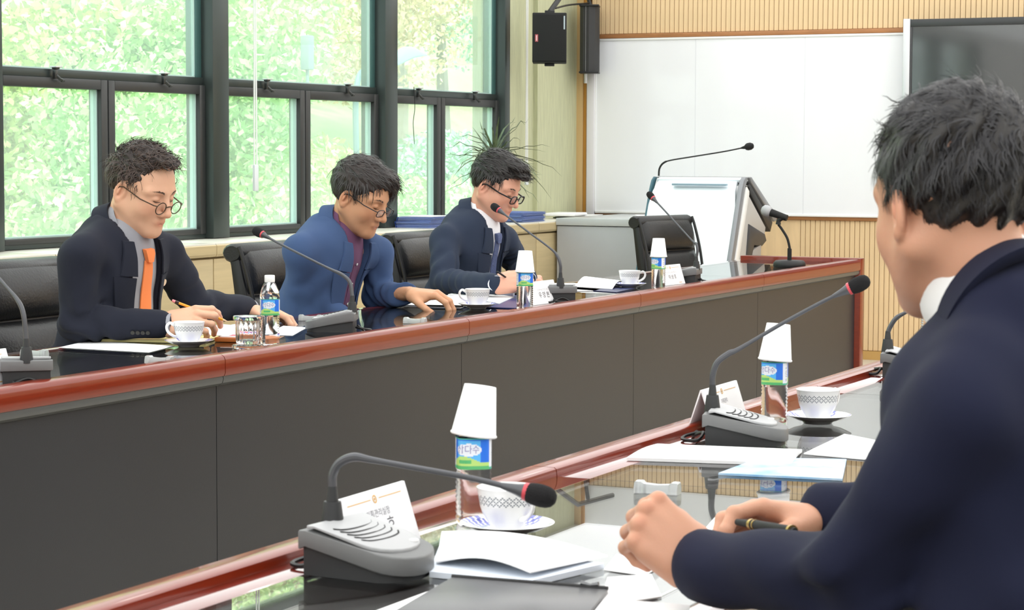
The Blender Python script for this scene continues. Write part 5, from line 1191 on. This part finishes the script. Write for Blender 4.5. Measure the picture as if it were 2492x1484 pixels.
    # trousers and shoes
    if c.get('legs'):
        Lg = c['legs']; P = np.array([p for q in Lg for p in q] + [hip]); B = SDF(P.min(0) - .15, P.max(0) + .12, .014)
        B.ell(hip - u * .03, (.13, .17, .11), R, .04)
        for q in Lg: B.cap(q[0], q[1], .085, .062, .03); B.cap(q[1], q[2], .060, .045, .02)
        v, q = B.mesh(); meshobj('trousers', v, q, c.get('trou', c['suit']), t, org=org)
        for q in Lg:
            p = np.array(q[2]); d = f.copy(); d[2] = 0; d /= np.linalg.norm(d); B = SDF(np.minimum(p, p + d * .22) - .07, np.maximum(p, p + d * .22) + .07, .007)
            B.lo[2] = 0; B.ell(p * np.array((1, 1, 0)) + np.array((0, 0, .045)), (.05, .042, .045), None, .03); B.cap(np.array((p[0], p[1], .032)), np.array((p[0], p[1], .028)) + d * .17, .036, .034, .03); v, q2 = B.mesh(); v[:, 2] = np.maximum(v[:, 2], .001); meshobj('shoe', v, q2, M_black, t, org=org)
    return t, M, org, (T, f, l, u, full, surf, Lt, strip)
M_gold2 = mat('gold_metal', 'c9a35a', rough=.3, metal=.8); M_lens = glass('lens', tint=(.97, .97, .99), ior=1.5, floor=.05)
def spectacles(parent, M, org, m, r=.0045, w=.0205, hh=.0165, thin=.0011, round_=True, dn=-.012, fw=.0, mt=None, lab=None):
    """in head space; eyes at y=+-.031"""
    g = bpy.data.objects.new('spectacles', None); COL.objects.link(g); g.parent = parent; g.empty_display_size = .02
    if lab: g['label'] = lab
    X = lambda p: (np.array(p) @ M[:3, :3].T + M[:3, 3]) - org
    for sg in (-1, 1):
        P = []; n = 28
        for k in range(n):
            a = 2 * PI * k / n; cx, sx = math.cos(a), math.sin(a)
            if not round_: e = 3.2; q_ = (abs(cx) ** e + abs(sx) ** e) ** (-1 / e); cx, sx = cx * q_, sx * q_
            y = sg * .033 + w * cx; z = dn + hh * sx; P.append(X((.1065 + fw - .10 * (abs(y) * 5.2) ** 2 * .11 + .0 * z + .10 * (z - dn), y, z)))
        MB().tube(P + [P[0]], thin, 6, cap=False).build('rim', m, g, smooth=True)
        MB().add(P, [tuple(range(n))]).build('lens', M_lens, g, fix=False)
        y0 = sg * (.033 + w); a0 = (.1065 + fw - .10 * (abs(y0) * 5.2) ** 2 * .11, y0, dn + hh * .45)
        MB().tube([X(p) for p in (a0, (a0[0] - .004, sg * .062, dn + hh * .5), (.06, sg * .073, dn + hh * .5 + .003), (.0, sg * .083, .012), (-.014, sg * .084, .008), (-.026, sg * .082, -.010))], thin * 1.25, 6).build('temple', mt or m, g, smooth=True)
    MB().tube([X(p) for p in ((.107 + fw, -.013, dn + .003), (.112 + fw, -.006, dn + .007), (.112 + fw, .006, dn + .007), (.107 + fw, .013, dn + .003))], thin, 6).build('bridge', m, g, smooth=True)
    return g
def brows(parent, M, org, m, seed=0, hf=None):
    V = []; F = []; g = random.Random(seed); X = lambda p: (np.array(p) @ M[:3, :3].T + M[:3, 3]) - org; mb = MB()
    for sg in (-1, 1):
        for k in range(70):
            t_ = g.random(); y = .014 + .036 * t_; z = .0245 + .0045 * math.sin(PI * min(1, t_ * 1.1)) + g.uniform(-.0025, .0025); x = .0955 - .020 * t_ ** 1.8 + .0008
            a = np.array((x, sg * y, z)); b = a + np.array((-.001, sg * .007, .0015)); c_ = np.array((0, 0, .0006))
            mb.add([X(a - c_), X(a + c_), X(b)], [(0, 1, 2)])
    return mb.build('eyebrows', m, parent, fix=False)
def lashes(parent, M, org):
    X = lambda p: (np.array(p) @ M[:3, :3].T + M[:3, 3]) - org; mb = MB()
    for sg in (-1, 1):
        P = [X((.0908 - .012 * t * t + .0006, sg * (.018 + .028 * t), -.0010 - .002 * math.sin(PI * t))) for t in [k / 8 for k in range(9)]]; mb.tube(P, [.0004 + .0007 * math.sin(PI * k / 8) for k in range(9)], 5)
    mb.build('eyelashes', M_hblack, parent, smooth=True)
def line_marks(parent, M, org, m, pts, r, nm):
    X = lambda p: (np.array(p) @ M[:3, :3].T + M[:3, 3]) - org; return MB().tube([X(p) for p in pts], r, 6).build(nm, m, parent, smooth=True)
def skin(n, col): return mat('skin_' + n, col, rough=.45, sss=.12, attr='tint', spec=.4, bump=.04, bscale=300)
def cloth(n, col, **k): return mat('cloth_' + n, col, rough=.85, spec=.25, sheen=.03, bump=.10, bscale=900, **k)
M_hblack = mat('black_hair', '1c1816', rough=.42, spec=.5); M_hbrown = mat('dark_brown_hair', '2b211d', rough=.45); M_hgrey = mat('greying_black_hair', '2a2a2c', rough=.45)
M_hst = mat('black_hair_strand', '2f2a28', rough=.35, spec=.6); M_hst2 = mat('brown_hair_strand', '4a3a33', rough=.4, spec=.5); M_hst3 = mat('grey_hair_strand', '252427', rough=.5)
ONLY = None
# ---- man in the orange tie
y1 = 5.50
A = lambda x, y, Y: px(x, y, Y=Y)
def sideflow(P): # combed back and up on top, down at the sides
    up_ = smoothstep(.06, .10, P[:, 2])[:, None]; return up_ * np.array((.6, .25, .25)) + (1 - up_) * np.array((-.25, 0, -1))
sk1 = skin('warm_pink', 'e2b193')
wrR = px(398, 788, Z=.772); elR = px(185, 785, Z=.775); shR = A(196, 624, y1 - .20); wrL = px(600, 750, Z=.765); elL = px(478, 742, Y=y1 + .38); shL = A(398, 618, y1 + .19)
n1 = A(304, 552, y1); hp = np.array((n1[0] - .13, y1, .56))
DP = lambda p: float((np.array(p) - CAM) @ FW)
dR = px(505, 768, D=DP(wrR)) - wrR
cfg = dict(hip=hp, neck=n1, yaw=.06, head=A(346, 462, y1 + .01), hrot=(-.10, .36, .02), hsc=1.05, nr=.058, jaw=1.08, cheek=1.08, skin=sk1, suit=cloth('navy_black', '20232f'), shirt=cloth('grey_chambray', '9b9ca3'), tie=cloth('orange', 'f0884f'),
           arms=[(shR, elR, wrR, .022), (shL, elL, wrL, .022)], vopen=(.078, .075, .02), wide=1.0, sc=1.06,
           hands=[dict(W=wrR, d=dR, back=-FW * .8 + np.array((0, 0, .62)), side=1, sc=1.1, curl=[(.38, .75, .35), (.5, .8, .4), (.62, .85, .4), (.7, .9, .4)], spread=(.02, .0, -.02, -.05), thumb=[(.024, .030, -.014), (.054, .034, -.030), (.082, .028, -.040), (.104, .018, -.046)]),
                  dict(W=wrL, d=(.75, .25, -.12), back=(0, .25, 1), side=-1, sc=1.1, curl=[(.3, .5, .3)] * 4)],
           legs=[((hp[0] + .05, y1 - .1, .55), (hp[0] + .46, y1 - .12, .53), (hp[0] + .44, y1 - .12, .09)), ((hp[0] + .05, y1 + .1, .55), (hp[0] + .46, y1 + .13, .53), (hp[0] + .46, y1 + .13, .09))], vshift=.0, scalp=None)
p1, M1, o1, X1 = person('person', 'man in a navy suit and orange tie holding a pencil, wearing round wire spectacles', cfg)
hf1 = None
hair('hair', None, M1, dict(zz=[-.062, -.060, -.048, .006, .024, .034, .034, .012, .000, .040, .074, .090, .104, .108], side=.004, top=.006, amp=.0028, mess=.30, lift=.55, wave=.18, smat=M_hst2, flow=sideflow,
     lumps=[((.050, .0, .108), (.042, .050, .018), .02), ((.082, -.01, .098), (.020, .040, .012), .012)]), p1, M_hbrown, o1, seed=3, nst=1500, slen=.032)
spectacles(p1, M1, o1, mat('wire_frame', '54463a', rough=.3, metal=.8), w=.0205, hh=.0185, thin=.0017, dn=-.014, fw=.004, lab='round thin wire spectacles'); lashes(p1, M1, o1); brows(p1, M1, o1, M_hst2, 1)
# pin badge, cuff buttons
T, f_, l_, u_, full, surf, Lt, strip = X1
zz = Lt - .155; aa = .118; xx = surf(aa, zz, full) + .006; p = T(xx, aa, zz) - o1; MB().tube([p, p + f_ * .003], .011, 18).build('pin_badge', mat('enamel_badge', 'e6c9a8', rough=.3, metal=.3), p1, smooth=True, label='round pale gold pin badge')
d_ = (wrR - elR); d_ /= np.linalg.norm(d_); sd_ = np.array((.15, -.86, -.45)); sd_ -= d_ * (sd_ @ d_); sd_ /= np.linalg.norm(sd_)
for k in range(4):
    p = wrR - d_ * (.040 + .015 * k) + sd_ * .049 - o1; MB().tube([p, p + sd_ * .003], .0065, 12).build('sleeve_button', mat('dark_button', '34332f', rough=.3), p1, smooth=True)
pa, pb_ = px(419, 731, D=0.0 + np.linalg.norm(wrR - CAM) * 0 + float((wrR - CAM) @ FW) + .02), px(556, 783, D=float((wrR - CAM) @ FW) + .03)
pe = thing('pencil', 'orange pencil with a pink eraser held by the man in the orange tie', 'pencil', tuple(pa)); dpv = pb_ - pa
MB().tube([dpv * .12, dpv * .90], .0042, 6).build('shaft', mat('orange_pencil_paint', 'f2a02a', rough=.35), pe); MB().tube([dpv * .90, dpv], [.0042, .0008], 6).build('sharpened_tip', mat('bare_wood_tip', 'ecc9a0', rough=.6), pe)
MB().tube([dpv * .055, dpv * .12], .0044, 10).build('ferrule', mat('dark_ferrule', '3a2a28', rough=.3, metal=.6), pe, smooth=True); MB().tube([(0, 0, 0), dpv * .055], .0042, 10).build('eraser', mat('pink_eraser', 'ee8e92', rough=.7), pe, smooth=True)
# ---- man in the blue jacket
y2 = 6.95
n2 = A(836, 552, y2); shR = A(732, 612, y2 - .20); elR = A(740, 735, y2 - .10); wrR2 = A(835, 765, y2 - .05); shL = A(918, 618, y2 + .18); elL = px(918, 722, X=-3.99); wrL = px(1000, 712, Z=.775)
hp = np.array((n2[0] - .22, y2, .56))
cfg = dict(hip=hp, neck=n2, yaw=.06, head=A(877, 480, y2), hrot=(.0, .42, .0), hsc=1.07, nr=.052, cheek=1.0, skin=skin('tan', 'cf9b78'), suit=cloth('steel_blue', '41567c'), shirt=cloth('plum', '6e4a68'), tie=None,
           arms=[(shR, elR, wrR2, None), (shL, elL, wrL, None)], vopen=(.070, .045, .0), sc=1.04,
           hands=[dict(W=wrR2, d=(.6, .2, -.5), back=(.5, 0, .8), side=1, sc=1.08),
                  dict(W=wrL, d=px(1055, 714, D=DP(wrL) - .02) - wrL, back=(-.05, -.15, 1), side=-1, sc=1.1, curl=[(.55, .55, .35), (.55, .6, .35), (.6, .6, .35), (.65, .6, .35)], spread=(.14, .05, -.06, -.16), thumb=[(.022, .034, -.012), (.048, .058, -.026), (.072, .068, -.040), (.092, .066, -.052)])],
           legs=[((hp[0] + .05, y2 - .1, .55), (hp[0] + .50, y2 - .12, .53), (hp[0] + .46, y2 - .12, .09)), ((hp[0] + .05, y2 + .1, .55), (hp[0] + .50, y2 + .13, .53), (hp[0] + .46, y2 + .13, .09))])
p2, M2, o2, X2 = person('person', 'man in a steel blue jacket and plum shirt looking down at papers', cfg)
hair('hair', None, M2, dict(zz=[-.070, -.068, -.055, -.020, .004, .026, .030, -.010, -.010, .018, .038, .052, .068, .075], side=.009, top=.008, amp=.0016, mess=.18, lift=.25, smat=M_hst, flow=lambda P: np.where((P[:, 2] > .07)[:, None], np.array((.8, .55, -.2)), np.array((.25, .1, -1))),
     lumps=[((.055, .020, .098), (.045, .050, .026), .02), ((.086, .034, .070), (.018, .030, .030), .012), ((.075, .055, .050), (.018, .016, .034), .01)], bangs=lambda x, y: -.055 * smoothstep(.005, .05, y) * (x > .045)), p2, M_hbrown, o2, seed=5, nst=1500, slen=.034)
spectacles(p2, M2, o2, mat('dark_frame', '1f1a1c', rough=.3), w=.0225, hh=.0130, thin=.0016, round_=False, dn=-.010, fw=.004, lab='narrow dark half-rimmed spectacles'); lashes(p2, M2, o2); brows(p2, M2, o2, M_hst, 2)
T, f_, l_, u_, full, surf, Lt, strip = X2
strip([(z, .085, .150) for z in np.linspace(Lt - .26, Lt - .245, 3)], full, 'breast_pocket', cfg['suit'], lift=.004)
# ---- man in the dark suit
y3 = 8.20
n3 = A(1170, 525, y3); shR = A(1084, 586, y3 - .20); elR = px(1076, 690, Z=.785); wrR3 = px(1203, 690, Z=.775); shL = A(1226, 585, y3 + .18); elL = A(1262, 655, y3 + .40); wrL3 = px(1283, 678, Z=.775)
elR = px(1078, 688, Y=y3 - .34)
hp = np.array((n3[0] - .16, y3, .56))
cfg = dict(hip=hp, neck=n3, yaw=.06, head=A(1206, 455, y3), hrot=(-.02, .40, .0), hsc=1.04, nr=.056, cheek=1.12, jaw=1.10, skin=skin('pink', 'e0a78e'), suit=cloth('slate_navy', '2b3446'), shirt=cloth('white', 'f0f0f4'), tie=mat('cloth_spotted_tie', '3a4466', rough=.7, col2='5c6a94', vscale=260),
           arms=[(shR, elR, wrR3, .016), (shL, elL, wrL3, .015)], vopen=(.074, .055, .06), sc=1.06,
           hands=[dict(W=wrR3, d=px(1262, 682, D=DP(wrR3)) - wrR3, back=-FW * .8 + np.array((0, 0, .62)), side=1, sc=1.1, curl=[(.6, .9, .5), (.7, 1.0, .5), (.8, 1.0, .5), (.9, 1.0, .5)]),
                  dict(W=wrL3, d=px(1312, 668, Z=.775) - wrL3, back=(.1, -.2, 1), side=-1, sc=1.1, curl=[(.6, .6, .3), (.6, .7, .3), (.65, .7, .3), (.7, .7, .3)])],
           legs=[((hp[0] + .05, y3 - .1, .55), (hp[0] + .48, y3 - .12, .53), (hp[0] + .45, y3 - .12, .09)), ((hp[0] + .05, y3 + .1, .55), (hp[0] + .48, y3 + .13, .53), (hp[0] + .45, y3 + .13, .09))])
p3, M3, o3, X3 = person('person', 'man in a slate navy suit, white shirt and spotted tie, behind the leaning microphone', cfg)
hair('hair', None, M3, dict(zz=[-.060, -.058, -.045, .000, .022, .034, .036, .010, .006, .028, .048, .062, .074, .070], side=.007, top=.012, amp=.0020, mess=.18, lift=.35, smat=M_hst, flow=lambda P: np.where((P[:, 2] > .065)[:, None], np.array((1.0, .1, .15)), np.array((.1, 0, -1))),
     lumps=[((.050, .0, .112), (.055, .056, .026), .02), ((.098, .0, .088), (.026, .044, .016), .012), ((-.03, 0, .122), (.05, .05, .022), .02)]), p3, M_hblack, o3, seed=7, nst=1500, slen=.032)
spectacles(p3, M3, o3, mat('thick_black_frame', '121214', rough=.25), w=.0225, hh=.0165, thin=.0026, round_=False, dn=-.010, fw=.004, lab='thick black framed spectacles'); lashes(p3, M3, o3); brows(p3, M3, o3, M_hst, 3)
T, f_, l_, u_, full, surf, Lt, strip = X3
for sg in (-1, 1): pass
w3 = px(1243, 683, D=float((wrR3 - CAM) @ FW) + .02); w4 = px(1221, 668, D=float((wrR3 - CAM) @ FW) - .02)
pn3 = thing('ballpoint_pen', 'dark pen in the right hand of the man in the spotted tie', 'pen', tuple(w3)); MB().tube([(0, 0, 0), w4 - w3, (w4 - w3) * 1.5], [.003, .0042, .0035], 8).build('barrel', M_black, pn3, smooth=True)
# ---- nearest man, seen from behind
n4 = px(2436, 752, D=2.57); H4 = px(2322, 500, D=2.60); shL4 = px(2345, 1015, D=2.42); shR4 = px(2680, 930, D=2.78); elL4 = px(2088, 1400, D=2.50); wrL4 = px(1704, 1376, Z=.772)
wrR4 = px(1990, 1262, Z=.775); elR4 = px(2330, 1240, D=2.95)
yw4 = math.radians(90 + 45)
hp = np.array(((shL4[0] + shR4[0]) / 2 + .16, (shL4[1] + shR4[1]) / 2 - .16, .56))
f4 = np.array((math.cos(yw4), math.sin(yw4), 0))
cfg = dict(hip=hp, neck=n4, yaw=yw4, head=H4, hrot=(math.radians(90 + 46), .14, .0), hsc=1.06, nr=.054, cheek=1.0, skin=skin('ochre', 'cf9b80'), suit=cloth('midnight_navy', '151930'), shirt=cloth('white_2', 'f2f2f2'), tie=None, front=False, jres=.0075, hres=.0024, fold=.0100,
           arms=[(shL4, elL4, wrL4, None), (shR4, elR4, wrR4, None)], sc=1.15, cgap=.3, csc=1.10, sh1=.066, jh1=.014,
           hands=[dict(W=wrL4, d=px(1606, 1292, D=DP(wrL4) + .01) - wrL4, back=-FW * .85 + np.array((0, 0, .55)), side=-1, sc=1.03, h=.0017, curl=[(1.40, 1.55, .8), (1.45, 1.55, .8), (1.45, 1.55, .8), (1.45, 1.5, .8)], thumb=[(.024, .032, -.014), (.052, .036, -.034), (.078, .022, -.044), (.094, .004, -.046)]),
                  dict(W=wrR4, d=px(1880, 1250, Z=.785) - wrR4, back=(-.1, .45, .9), side=1, sc=1.08, h=.0017, curl=[(.35, .75, .4), (.45, .8, .4), (.55, .8, .4), (.6, .8, .4)], spread=(.03, .0, -.03, -.06), thumb=[(.026, .034, -.016), (.058, .046, -.030), (.088, .044, -.042), (.112, .036, -.050)])],
           legs=[(tuple(hp + f4 * .05 + np.array((-.07, -.07, 0))), tuple(hp + f4 * .40 + np.array((-.09, -.09, -.04))), (hp[0] + f4[0] * .40 - .09, hp[1] + f4[1] * .40 - .09, .09)), (tuple(hp + f4 * .05 + np.array((.07, .07, 0))), tuple(hp + f4 * .40 + np.array((.09, .09, -.04))), (hp[0] + f4[0] * .40 + .09, hp[1] + f4[1] * .40 + .09, .09))])
p4, M4, o4, X4 = person('person', 'man in a midnight navy suit seen from behind, resting his fist on the near table', cfg)
hair('hair', None, M4, dict(zz=[-.058, -.058, -.058, -.030, .000, .030, .030, .002, -.006, .022, .050, .066, .080, .09], side=.007, top=-.004, amp=.0036, fq=.7, mess=.22, lift=.16, wave=.10, grav=.4, smat=M_hst3, flow=lambda P: np.where((P[:, 2] > .07)[:, None], np.array((.7, .2, .0)), np.array((.2, 0, -1))),
     lumps=[((.088, .0, .068), (.022, .050, .016), .012)]), p4, M_hblack, o4, seed=11, nst=4500, slen=.024, hs=.7)
q0, q1 = px(1795, 1270, Z=.790), px(1935, 1292, Z=.812)
fp = thing('fountain_pen', 'black pen with gold rings in the right hand of the nearest man', 'pen', tuple(q0)); dv = q1 - q0
MB().tube([(0, 0, 0), dv * .25, dv * .28, dv * .9, dv], [.0045, .0058, .0068, .0062, .004], 12).build('barrel', M_blackm, fp, smooth=True)
for a, b in ((.25, .29), (.33, .345), (.93, .96)): MB().tube([dv * a, dv * b], [.0074, .0074], 14).build('gold_ring', M_gold2, fp, smooth=True, sharp=50)
